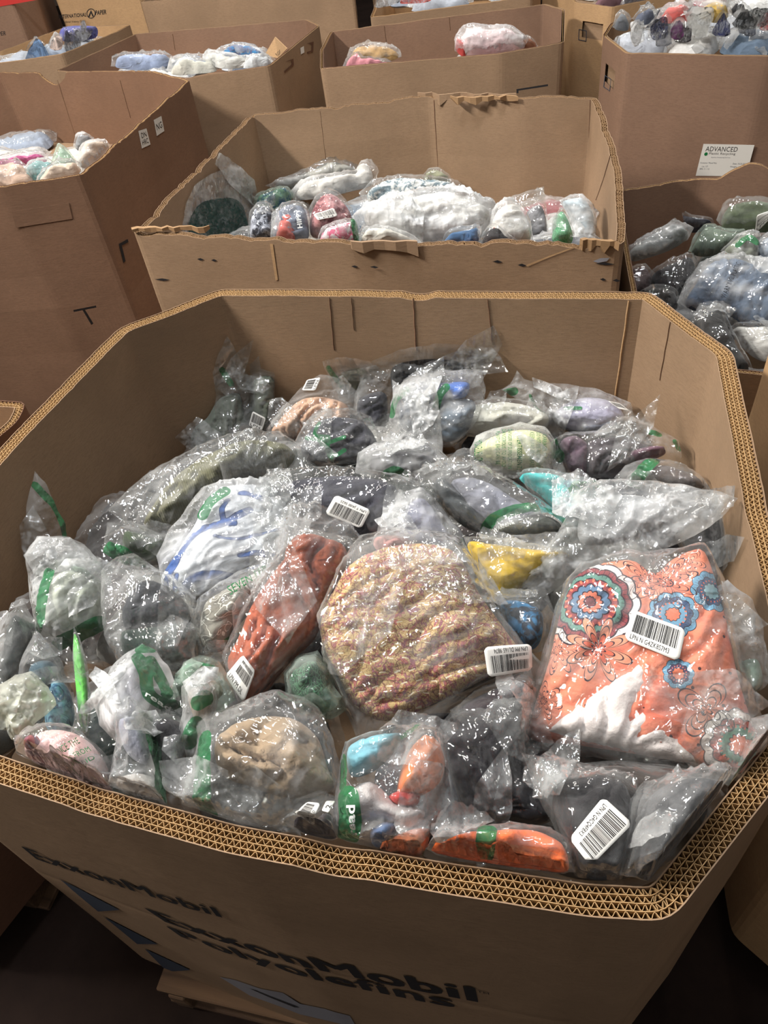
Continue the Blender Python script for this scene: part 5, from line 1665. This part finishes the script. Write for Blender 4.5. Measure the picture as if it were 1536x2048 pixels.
bag('black garment in a clear bag with a tilted barcode sticker, front right of the bin',
    [(1045,1508),(1100,1512),(1190,1530),(1270,1545),(1290,1600),(1290,1680),(1240,1765),(1150,1755),(1120,1680),(1075,1590)],
    [dict(p=[(1120,1560),(1190,1545),(1250,1560),(1270,1620),(1260,1700),(1220,1755),(1160,1745),(1130,1680),(1105,1610)], c=(50,48,50), T=.06, fold=.9, ang=50)],
    milk='thin', L=.075, k=.25, sp=.0038, crump=1.3, ang=60, stickers=[dict(q=[(1264,1650),(1180,1736),(1138,1680),(1205,1598)], text='LPN N G4CQ4F8X3')])
bag('dark grey garment in shiny wrinkled clear bag in the front right corner of the bin',
    [(1255,1600),(1290,1560),(1350,1545),(1420,1535),(1480,1560),(1495,1590),(1440,1680),(1350,1790),(1290,1780),(1240,1750),(1250,1670)],
    [dict(p=[(1295,1590),(1350,1560),(1420,1555),(1465,1580),(1420,1660),(1340,1760),(1280,1750),(1275,1660)], c=(86,86,88), T=.06, fold=.7)],
    L=.10, flaps=1, k=.1, sp=.0038, crump=1.7, milk='clear', ang=60)
bag('clear bag with a dark green corner beside the front right wall, below the coral cloth',
    [(1440,1560),(1480,1520),(1500,1440),(1560,1420),(1600,1440),(1580,1520),(1530,1590),(1490,1600)],
    [dict(p=[(1490,1500),(1530,1460),(1570,1460),(1550,1520),(1510,1560)], c=(150,120,108), T=.035)],
    L=.085, k=.25, sp=.0042, crump=1.4, stripes=[([(1500,1575),(1530,1545)], .03)])
bag('brown black garment in a clear bag beneath the coral bag, by the front right wall',
    [(1120,1530),(1250,1520),(1400,1540),(1450,1590),(1380,1620),(1250,1620),(1150,1590)],
    [dict(p=[(1140,1540),(1250,1530),(1390,1550),(1420,1590),(1350,1610),(1240,1605)], c=(62,54,50), T=.045)],
    milk='thin', L=.025, k=.4, sp=.0055)
bag('plum black garment in a clear bag under the paisley quilt, left of the coral bag',
    [(900,1420),(960,1370),(1060,1340),(1075,1380),(1055,1440),(1050,1500),(980,1480),(920,1470)],
    [dict(p=[(915,1420),(965,1385),(1050,1360),(1050,1420),(1040,1480),(960,1465)], c=(44,34,40), T=.05)],
    milk='thin', L=.02, k=.4, sp=.0055)
bag('dark teal garment in clear bag sunk low beside the left wall of the front bin',
    [(10,1240),(45,1200),(75,1250),(70,1320),(40,1380),(0,1400),(-30,1340)],
    [dict(p=[(10,1260),(40,1230),(62,1270),(55,1320),(20,1370),(-5,1340)], c=(48,52,50), T=.05)],
    L=.0, k=.5, sp=.006)
# ------------------------------------------------------------------ contents of the other bins
def dome(B, z0, z1, r=0.6):
    c = B.poly.mean(0)
    return lambda x, y: z1 - (z1 - z0) * min(1.0, (math.hypot(x - c[0], y - c[1]) / r) ** 2)

def qb(B, hp, label, film, col, milk='clear', sc=.84, kind='plain', c2=None, L=0.0, k=.7, sp=.008, T=.05, group=None, **kw):
    g = [dict(p=shrink(film, sc), c=col, kind=kind, c2=c2, T=T)] if col else []
    g += kw.pop('more', [])
    kw.setdefault('flaps', 1 if sp < .0075 else 0)
    return make_bag(B, hp, label, film, g, L=L, k=k, sp=sp, T=T, milk=milk, group=group or 'bagged clothing', **kw)

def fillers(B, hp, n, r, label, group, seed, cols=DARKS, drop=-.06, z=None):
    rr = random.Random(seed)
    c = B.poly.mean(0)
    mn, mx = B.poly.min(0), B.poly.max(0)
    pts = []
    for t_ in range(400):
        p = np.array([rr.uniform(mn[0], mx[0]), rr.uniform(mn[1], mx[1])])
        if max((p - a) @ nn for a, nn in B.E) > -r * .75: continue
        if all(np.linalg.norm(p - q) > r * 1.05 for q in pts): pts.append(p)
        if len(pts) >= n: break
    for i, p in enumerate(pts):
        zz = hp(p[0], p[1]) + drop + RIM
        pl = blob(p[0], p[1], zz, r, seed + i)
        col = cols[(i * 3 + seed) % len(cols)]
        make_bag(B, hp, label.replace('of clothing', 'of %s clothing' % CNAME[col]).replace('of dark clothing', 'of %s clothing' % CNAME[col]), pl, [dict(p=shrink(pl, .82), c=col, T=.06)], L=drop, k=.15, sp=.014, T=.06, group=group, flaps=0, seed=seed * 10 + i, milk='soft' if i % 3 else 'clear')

PALES = [(222, 222, 220), (200, 206, 214), (170, 176, 186), (226, 218, 208), (150, 160, 176)]
MIXED = [(222, 222, 220), (60, 62, 72), (150, 84, 88), (96, 112, 130), (200, 190, 178), (48, 48, 52), (176, 180, 188)]

# torn bin behind the front one
def heap2(x, y):
    q = (y + 0.335 * x - 1.82)          # 0 at its front wall, about 1.1 at the back
    return -0.13 - 0.14 * smooth01(q / 1.0)
fillers(B2, heap2, 16, .17, 'clear bag of clothing buried under the other bags of the torn bin', 'bags buried in the torn bin', 61, MIXED)
W2 = dict(sp=.007)
qb(B2, heap2, 'dark teal cloth in tall peaked clear bag in the left corner of the torn bin',
   [(362,470),(372,410),(390,370),(418,350),(450,337),(482,342),(505,362),(516,400),(506,480),(430,490)], None, L=.03, k=1.3, sp=.006, crump=1.3, milk='soft',
   more=[dict(p=[(376,460),(392,412),(430,396),(475,398),(492,430),(496,482),(430,488)], c=(44,98,88), T=.06, R=.06, fold=.4)])
qb(B2, heap2, 'sheer pale garment in a long clear bag slanting up the back of the torn bin',
   [(530,372),(575,352),(640,325),(668,318),(725,332),(745,345),(700,358),(620,370),(575,388)], (176,174,166), 'soft', L=.03, k=1.0)
qb(B2, heap2, 'white rolled garment in a knotted clear bag at the back of the torn bin',
   [(575,385),(600,362),(660,350),(715,342),(722,322),(745,318),(758,342),(750,368),(700,382),(640,398),(590,402)], (222,218,212), 'soft', L=.05, k=.9)
qb(B2, heap2, 'green leafy printed cloth in a clear bag left of the rolled white garment',
   [(508,392),(540,378),(575,372),(590,388),(575,410),(525,418),(508,412)], (120,150,130), 'green', kind='mottled', c2=(70,100,120), L=.03, k=.9)
qb(B2, heap2, 'white cloth with yellow and blue print in clear bag in middle of the torn bin',
   [(718,385),(745,362),(790,350),(860,352),(915,360),(935,378),(880,392),(800,404),(730,408)], (222,224,222), 'clear', kind='mottled', c2=(120,140,150), L=.045, k=.9)
qb(B2, heap2, 'small clear bag end poking up behind the white printed cloth in the torn bin',
   [(842,356),(855,338),(878,336),(900,350),(905,366),(860,368)], (150,150,120), 'soft', L=.03, k=1.2)
qb(B2, heap2, 'navy patterned cloth in a small clear bag beside the teal cloth in the torn bin',
   [(495,478),(498,425),(512,408),(540,405),(552,430),(548,480),(520,486)], (48,50,62), 'clear', kind='mottled', c2=(170,174,186), L=.035, k=1.1, sp=.006)
qb(B2, heap2, 'grey and coral shirt with HIPPY lettering in a clear bag in the torn bin',
   [(540,482),(545,430),(560,408),(585,400),(608,405),(620,430),(622,482),(580,490)], (112,120,136), 'clear', L=.05, k=1.1, sp=.006,
   more=[dict(p=[(552,480),(556,440),(578,428),(592,445),(590,482)], c=(206,104,96), T=.056, name='coral_panel')],
   texts=[([(596,462),(592,425),(600,423),(606,460)], 'HIPPY', M_WHITEINK, .03)])
qb(B2, heap2, 'maroon printed cloth in a clear bag with a barcode sticker in the torn bin',
   [(612,470),(615,420),(632,390),(655,375),(680,385),(705,415),(712,445),(690,472),(640,482)], (126,66,74), 'clear', kind='mottled', c2=(176,120,122), L=.055, k=1.0, sp=.006,
   stickers=[dict(q=[(627,432),(668,420),(676,434),(637,446)], text='LPN')])
qb(B2, heap2, 'white cloth with pink and lime print in clear bag at front of the torn bin',
   [(632,486),(640,458),(665,446),(705,438),(720,450),(718,490),(670,494)], (226,216,218), 'clear', kind='mottled', c2=(206,80,120), L=.07, k=.9, sp=.006, stripes=[([(708,445),(712,475)], .02)])
qb(B2, heap2, 'big shiny bag of white cloth, largest in the middle of the torn bin',
   [(700,432),(735,410),(790,392),(850,376),(900,374),(940,386),(985,402),(1005,425),(990,452),(955,478),(860,484),(780,478),(735,462)], (228,226,222), 'milky', L=.075, k=.8, sp=.006, crump=1.6, T=.07)
qb(B2, heap2, 'white striped cloth in a clear bag low at the front wall of the torn bin',
   [(715,488),(722,462),(765,456),(820,468),(850,488),(790,498)], (220,216,206), 'soft', L=.05, k=.8)
qb(B2, heap2, 'white cloth in crumpled clear bag right of the big white one in the torn bin',
   [(985,418),(1020,400),(1048,412),(1062,440),(1066,482),(1010,492),(975,470)], (226,222,216), 'soft', L=.07, k=.9, sp=.006, crump=1.5)
qb(B2, heap2, 'grey wrinkled garment in a flat zip bag at the right of the torn bin',
   [(990,408),(1030,390),(1088,372),(1092,410),(1098,470),(1060,478),(1040,440)], None, 'clear', L=.045, k=1.4, sp=.006, crump=.8,
   more=[dict(p=[(1052,428),(1075,408),(1088,420),(1094,462),(1064,472)], c=(126,126,130), T=.04, freq=1.6)])
qb(B2, heap2, 'bright green lace in a clear bag at the right end of the torn bin',
   [(1102,486),(1106,435),(1122,415),(1136,430),(1150,470),(1140,492)], (110,190,140), 'clear', kind='mesh', c2=(60,140,90), L=.05, k=1.1, sp=.006)
qb(B2, heap2, 'pale blue white cloth in a frosted bag in the right corner of the torn bin',
   [(1118,400),(1140,388),(1165,385),(1185,405),(1194,440),(1190,488),(1140,490),(1148,450)], (196,212,222), 'milky', L=.04, k=1.3, sp=.006)
qb(B2, heap2, 'blue folded cloth in a clear bag under the big white bag in the torn bin',
   [(880,490),(895,465),(940,458),(965,452),(958,485),(930,498)], (76,110,150), 'clear', L=.06, k=.8)
qb(B2, heap2, 'black and red cloth in a clear bag at the front wall of the torn bin',
   [(955,495),(965,465),(990,450),(1020,470),(1050,495),(1000,505)], (44,40,42), 'thin', L=.06, k=.8, more=[dict(p=[(975,462),(990,455),(1000,466),(985,470)], c=(170,40,44), T=.058)])

# low bin to the right of the torn one
def heapM(x, y):
    return -0.35 + 0.06 * smooth01((x - 0.9) / 0.6)
fillers(BM, heapM, 12, .18, 'clear bag of dark clothing buried in the low bin', 'bags buried in the low bin', 71)
qb(BM, heapM, 'olive green cloth in a shiny clear bag with a white sticker in the low bin',
   [(1432,440),(1445,408),(1480,400),(1540,400),(1600,405),(1600,455),(1520,462),(1450,456)], (84,94,72), 'clear', L=.08, k=.8, T=.08, stickers=[dict(q=[(1513,432),(1540,426),(1542,436),(1516,443)], text='LPN')], crump=1.2)
qb(BM, heapM, 'small dark bag with a pointed clear tip in the shadow of the low bin', [(1362,425),(1380,432),(1425,440),(1430,455),(1385,465),(1368,450)], (60,60,68), 'thin', L=.03, k=1.0)
qb(BM, heapM, 'pale grey cloth in a shiny crumpled clear bag beside the torn bin', [(1250,500),(1275,480),(1320,455),(1352,442),(1388,455),(1375,480),(1340,500),(1290,515),(1255,522)], (160,162,160), 'soft', L=.04, k=.8, crump=1.6)
qb(BM, heapM, 'grey green ribbed cloth in a clear bag in the middle of the low bin', [(1375,505),(1390,470),(1408,448),(1450,458),(1500,465),(1480,495),(1440,510),(1400,515)], (112,118,108), 'green', L=.055, k=.8, kind='knit')
qb(BM, heapM, 'dark cloth in a clear bag with green scribbled print in the low bin', [(1440,500),(1480,465),(1510,458),(1525,480),(1515,520),(1470,530)], (120,126,110), 'soft', L=.08, k=.9, crump=1.6, stripes=[([(1475,495),(1495,480),(1512,490)], .02)])
qb(BM, heapM, 'black garment in glossy clear bag in the low bin, left of the denim blue one', [(1296,545),(1340,520),(1385,503),(1400,530),(1385,580),(1350,610),(1310,580)], (34,32,34), 'thin', L=.03, k=.7, crump=1.1)
qb(BM, heapM, 'brown maroon cloth in a clear bag against the left wall of the low bin', [(1250,545),(1290,530),(1312,555),(1300,590),(1255,600)], (66,48,48), 'thin', L=.01, k=.7)
qb(BM, heapM, 'black cloth in a glossy clear bag behind the right corner of the front bin', [(1270,590),(1310,570),(1355,580),(1365,620),(1340,650),(1290,620)], (44,42,40), 'thin', L=.0, k=.7)
qb(BM, heapM, 'denim blue folded clothing in large clear bag with a printed strip, right edge of frame',
   [(1352,605),(1375,560),(1400,525),(1440,505),(1500,512),(1600,540),(1620,640),(1560,660),(1500,655),(1455,630),(1400,625)], (92,108,130), 'soft', L=.09, k=.7, T=.07, ang=70, sp=.006, crump=1.0,
   texts=[([(1440,600),(1470,535),(1480,537),(1450,602)], 'WARNING: PLASTIC', M_INK, 0.0)])
qb(BM, heapM, 'black garment in a pointed glossy clear bag standing beside the front bin', [(1378,640),(1400,625),(1438,608),(1460,650),(1485,700),(1510,745),(1470,745),(1420,700)], (38,38,38), 'thin', L=.08, k=.6, sp=.006, crump=.9)
qb(BM, heapM, 'soft light grey cloth in clear bag at the right edge, below the denim blue one', [(1455,650),(1500,648),(1560,655),(1590,700),(1540,725),(1495,705)], (186,184,180), 'thin', L=.05, k=.6, sp=.006)
qb(BM, heapM, 'silvery blue cloth in crumpled clear bag at the upper right edge of the low bin', [(1505,500),(1525,470),(1560,460),(1620,480),(1620,540),(1540,530)], (130,142,158), 'soft', L=.07, k=.8, crump=1.4)

# big bin at upper right
heapR = dome(BR, -.02, .04)
fillers(BR, heapR, 22, .15, 'clear bag of clothing buried in the upper right bin', 'bags buried in the upper right bin', 81, MIXED, drop=-.03)
RT = [
 ('hazy white bag at the left corner of the upper right bin', [(1226,80),(1232,55),(1250,48),(1280,60),(1285,85),(1262,100),(1240,98)], (214,214,214), 'milky', .05),
 ('navy speckled cloth in a shiny clear bag on top of the upper right bin', [(1262,88),(1275,65),(1300,50),(1325,42),(1330,65),(1322,90),(1290,102)], (84,90,122), 'soft', .07),
 ('clear crumpled bag tips at the back left of the upper right bin', [(1225,55),(1232,30),(1245,25),(1262,38),(1258,58)], (120,124,130), 'soft', .03),
 ('grey blue cloth in long clear bag at the back left of the upper right bin', [(1262,38),(1285,20),(1310,18),(1315,35),(1285,48)], (110,116,132), 'soft', .04),
 ('salmon red garment in a clear bag on top of the upper right bin', [(1312,38),(1322,15),(1350,8),(1378,12),(1398,30),(1385,40),(1340,44)], (222,110,104), 'clear', .07),
 ('purple shiny cloth in a clear bag in the upper right bin', [(1322,90),(1326,62),(1345,56),(1358,72),(1352,92)], (120,60,116), 'clear', .06),
 ('yellow and white cloth in a clear bag at the back of the upper right bin', [(1392,28),(1400,12),(1430,6),(1462,16),(1465,32),(1440,44),(1408,38)], (232,196,110), 'clear', .07),
 ('black and white cloth in clear bag at the back right of the upper right bin', [(1452,12),(1480,8),(1500,20),(1510,32),(1475,34)], (52,52,54), 'clear', .05),
 ('white frosted mailer bag standing in the upper right bin', [(1346,44),(1372,44),(1412,48),(1402,75),(1388,104),(1358,104),(1350,75)], (216,216,212), 'milky', .09),
 ('indigo cloth in a clear bag beside the frosted mailer in the upper right bin', [(1392,104),(1405,72),(1422,56),(1434,80),(1440,104)], (56,62,104), 'clear', .07),
 ('black garment in a clear bag with a paper tag in the upper right bin', [(1436,60),(1470,45),(1530,28),(1550,50),(1520,72),(1470,82),(1445,76)], (48,50,50), 'clear', .08),
 ('clear bag with navy cloth in the middle right of the upper right bin', [(1445,100),(1452,75),(1475,66),(1492,85),(1488,106)], (96,100,112), 'soft', .08),
 ('white bag with red flecks at the right of the upper right bin', [(1488,75),(1500,60),(1530,62),(1545,75),(1510,86)], (226,200,200), 'clear', .08),
 ('pale blue floral cloth in clear bag at the right edge of the upper right bin', [(1490,108),(1505,85),(1540,62),(1600,70),(1600,112),(1540,116)], (176,196,206), 'soft', .09),
 ('shiny grey bag low at the front left of the upper right bin', [(1255,104),(1285,92),(1320,94),(1330,108),(1290,112)], (140,142,150), 'clear', .04),
 ('dark folded cloth in a clear bag at the front of the upper right bin', [(1318,108),(1330,88),(1358,88),(1362,108)], (70,66,72), 'clear', .05),
]
for (lb_, pl, c_, mk, L_) in RT:
    qb(BR, heapR, lb_, pl, c_, 'soft' if mk == 'clear' else mk, L=L_ + .02, k=.9, sp=.010, sc=.76, flaps=1, crump=1.4, kind='mottled' if 'speckled' in lb_ or 'floral' in lb_ or 'flecks' in lb_ else 'plain',
       c2=(210, 90, 90) if 'flecks' in lb_ else (40, 44, 70) if 'speckled' in lb_ else (150, 110, 130) if 'floral' in lb_ else None)

# tan bin behind it
heapK = dome(BK, -.02, .0)
KT = [('shiny clear bag of maroon cloth at the front of the tan bin with hand hole', [(1180,10),(1200,-8),(1235,-12),(1260,0),(1235,12),(1205,16)], (120,90,96), 'clear'),
      ('grey cloth in clear bag on the right side of the tan bin with hand hole', [(1235,12),(1262,-6),(1300,-10),(1310,6),(1270,16)], (140,136,140), 'clear')]
for (lb_, pl, c_, mk) in KT:
    qb(BK, heapK, lb_, pl, c_, mk, L=.02, k=.9, sp=.012, crump=1.4)
fillers(BK, heapK, 6, .16, 'clear bag of clothing buried in the tan bin', 'bags buried in the tan bin', 84, MIXED, drop=-.06)

# left tall bin
heapL = dome(BL, -.16, -.12)
fillers(BL, heapL, 12, .19, 'clear bag of clothing buried in the tall left bin', 'bags buried in the tall left bin', 91, PALES)
qb(BL, heapL, 'pinkish beige cloth in a shiny clear bag at the left edge of the tall bin', [(-30,330),(0,322),(40,322),(72,345),(70,372),(20,380),(-30,380)], (206,178,160), 'clear', L=.04, k=.8, sp=.009, crump=1.4)
qb(BL, heapL, 'clear bag with a hot pink top edge in the tall left bin', [(-30,325),(0,318),(50,310),(95,308),(98,322),(40,330),(0,336)], (226,120,170), 'soft', L=.02, k=1.0, sp=.009)
qb(BL, heapL, 'pale teal cloth in a clear bag in the middle of the tall left bin', [(45,345),(60,322),(100,318),(118,335),(100,362),(62,358)], (120,160,160), 'soft', L=.04, k=.9, sp=.009)
qb(BL, heapL, 'clear bag with green print and a crumpled tip in the tall left bin', [(100,335),(112,300),(118,286),(135,298),(152,318),(150,335),(120,338)], (160,176,160), 'green', L=.04, k=1.2, sp=.008, crump=1.6)
qb(BL, heapL, 'beige cloth in a rounded clear bag at the right wall of the tall left bin', [(155,335),(158,295),(180,278),(212,278),(222,290),(200,318),(180,335)], (222,200,180), 'soft', L=.04, k=1.2, sp=.008)
qb(BL, heapL, 'crinkled grey clear bag tip above the beige bag in the tall left bin', [(146,292),(152,268),(170,266),(188,274),(178,290),(158,302)], (160,160,164), 'soft', L=.06, k=1.3, sp=.008, crump=1.5)
qb(BL, heapL, 'cream cloth in a flat clear bag at the front wall of the tall left bin', [(72,362),(100,335),(120,322),(165,328),(160,345),(120,362),(80,372)], (226,206,186), 'clear', L=.07, k=.7, sp=.008)

# long bin left of centre
heapC = dome(BC, -.09, -.05)
fillers(BC, heapC, 7, .17, 'white bag of clothing buried in the long bin', 'bags buried in the long bin', 101, PALES, drop=-.05)
qb(BC, heapC, 'pale blue cloth in a clear bag at the left end of the long bin', [(222,132),(224,115),(250,108),(300,106),(345,112),(350,125),(330,134),(280,136)], (160,174,204), 'clear', L=.03, k=.8, sp=.012, crump=1.3)
qb(BC, heapC, 'creamy white cloth in a crumpled clear bag in the middle of the long bin', [(330,140),(352,120),(372,110),(395,122),(430,125),(440,138),(400,146),(350,147)], (224,222,210), 'soft', L=.05, k=.8, sp=.012, crump=1.5)
qb(BC, heapC, 'white plastic bag right of the middle of the long bin', [(400,118),(415,105),(450,110),(500,118),(535,122),(500,132),(440,136)], (226,226,220), 'milky', L=.05, k=.8, sp=.012)
qb(BC, heapC, 'blue and mauve cloth in a clear bag at the right end of the long bin', [(425,108),(445,95),(480,86),(515,92),(540,115),(520,120),(480,114)], (108,116,150), 'soft', kind='mottled', c2=(80, 140, 190), L=.06, k=1.0, sp=.012)
qb(BC, heapC, 'flat white bag at the front right wall of the long bin', [(480,132),(500,116),(538,114),(548,124),(520,134)], (214,218,220), 'milky', L=.06, k=.8, sp=.012)
pc = empty('cardboard_sheet', (0, 0, 0))
tag(pc, 'loose tan cardboard sheet lettered ROCKS standing in the long bin', 'cardboard sheet', 'loose cardboard')
def card_fn(px4, z):
    q = [at(p[0], p[1], z_) for p, z_ in zip(px4, z)]
    return quad_fn(*q)
cf = card_fn([(550, 74), (574, 97), (556, 116), (528, 112)], [.02, .02, -.06, -.06])
slab(cf, M_CARD_TAN, pc, 'sheet', thick=.004)
lettering('ROCKS', quad_fn(*[at(p[0], p[1], z_) + np.array([0, -.002, .001]) for p, z_ in zip([(550, 108), (566, 94), (570, 98), (555, 113)], [-.04, .0, .0, -.05])]), M_INK, pc)

# bin right of centre
heapT = dome(BT, -.15, -.12)
fillers(BT, heapT, 8, .17, 'clear bag of clothing buried in the bin right of centre', 'bags buried in the bin right of centre', 111, MIXED, drop=-.05)
qb(BT, heapT, 'white and pink cloth in a large smooth frosted bag in the bin right of centre', [(910,102),(908,78),(918,58),(938,48),(985,52),(1022,54),(1045,66),(1068,84),(1040,98),(980,106),(930,112)], (240,214,216), 'milky', L=.08, k=1.2, sp=.008, T=.08, crump=.6,
   more=[dict(p=[(912,95),(912,75),(925,80),(935,100),(925,108)], c=(214, 84, 80), T=.07)])
qb(BT, heapT, 'mustard and cream cloth in clear bag at left end of the bin right of centre', [(690,122),(698,100),(718,88),(755,86),(800,100),(803,115),(760,124),(710,130)], (196,158,104), 'soft', L=.06, k=1.0, sp=.009, crump=1.4)
qb(BT, heapT, 'pink cloth in shiny clear bag at the left wall of the bin right of centre', [(684,134),(694,112),(715,104),(730,118),(780,122),(790,130),(720,136)], (222,150,160), 'clear', L=.08, k=.9, sp=.009)
qb(BT, heapT, 'brown cloth under clear film beside the frosted pink bag', [(1035,98),(1048,76),(1066,80),(1078,92),(1060,100)], (160,110,84), 'clear', L=.05, k=1.0, sp=.01)

# small far left bin
heapG = dome(BG, -.04, .0, .5)
fillers(BG, heapG, 4, .16, 'clear bag of clothing buried in the far left bin', 'bags buried in the far left bin', 121, PALES, drop=-.04)
GT = [('blue grey cloth in a clear mailer bag leaning in the far left bin', [(36,122),(52,100),(75,80),(92,92),(100,112),(70,120)], (120,150,190), 'clear'),
      ('shiny grey bag on top of the far left bin', [(140,104),(150,82),(175,66),(200,74),(205,90),(175,106)], (150,152,160), 'soft'),
      ('white bag with an orange corner in the far left bin', [(92,95),(108,72),(124,66),(132,90),(110,100)], (232,210,200), 'soft'),
      ('white bag with a light blue tape at the right of the far left bin', [(195,82),(210,66),(240,62),(275,62),(262,72),(220,84)], (220,224,230), 'soft'),
      ('black and white bag at the front of the far left bin', [(98,112),(120,98),(142,92),(146,108),(120,114)], (90,90,120), 'clear'),
      ('white folded bag at the front right of the far left bin', [(180,104),(205,88),(235,78),(240,82),(205,104)], (226,226,224), 'milky')]
for i, (lb_, pl, c_, mk) in enumerate(GT):
    qb(BG, heapG, lb_, pl, c_, mk, L=.03 + .015 * i, k=.9, sp=.014, crump=1.3)
qb(BG, heapG, 'flat periwinkle blue packet standing upright in the far left bin', [(125,54),(192,52),(194,74),(126,82)], (96,98,160), 'thin', sc=.97, L=.05, k=2.0, sp=.014, T=.03, crump=.3)

# top bins
heapU = dome(BU, -.03, .02, .8)
fillers(BU, heapU, 8, .18, 'white bag of clothing in the wide plain bin of the top row', 'bags in the wide plain bin', 131, PALES, drop=.0)
heapV = dome(BV, .0, .03, .7)
VT = [('white crumpled bag at the left end of the top centre bin', [(745,40),(752,22),(775,14),(800,8),(806,24),(780,36)], (226,226,228), 'soft'),
      ('coral pink cloth in a clear bag in the top centre bin', [(795,34),(806,14),(840,8),(870,16),(868,26),(830,30)], (232,130,124), 'clear'),
      ('large white shiny bag in the middle of the top centre bin', [(862,24),(870,2),(910,-8),(960,-4),(975,6),(940,16),(900,22)], (228,228,226), 'milky'),
      ('mauve grey cloth in a clear bag at the right of the top centre bin', [(968,12),(985,-4),(1020,-6),(1040,4),(1010,10)], (140,120,130), 'soft')]
fillers(BV, heapV, 6, .17, 'clear bag of clothing buried in the top centre bin', 'bags buried in the top centre bin', 141, PALES, drop=-.05)
for i, (lb_, pl, c_, mk) in enumerate(VT):
    qb(BV, heapV, lb_, pl, c_, mk, L=.05, k=.9, sp=.014, crump=1.4)
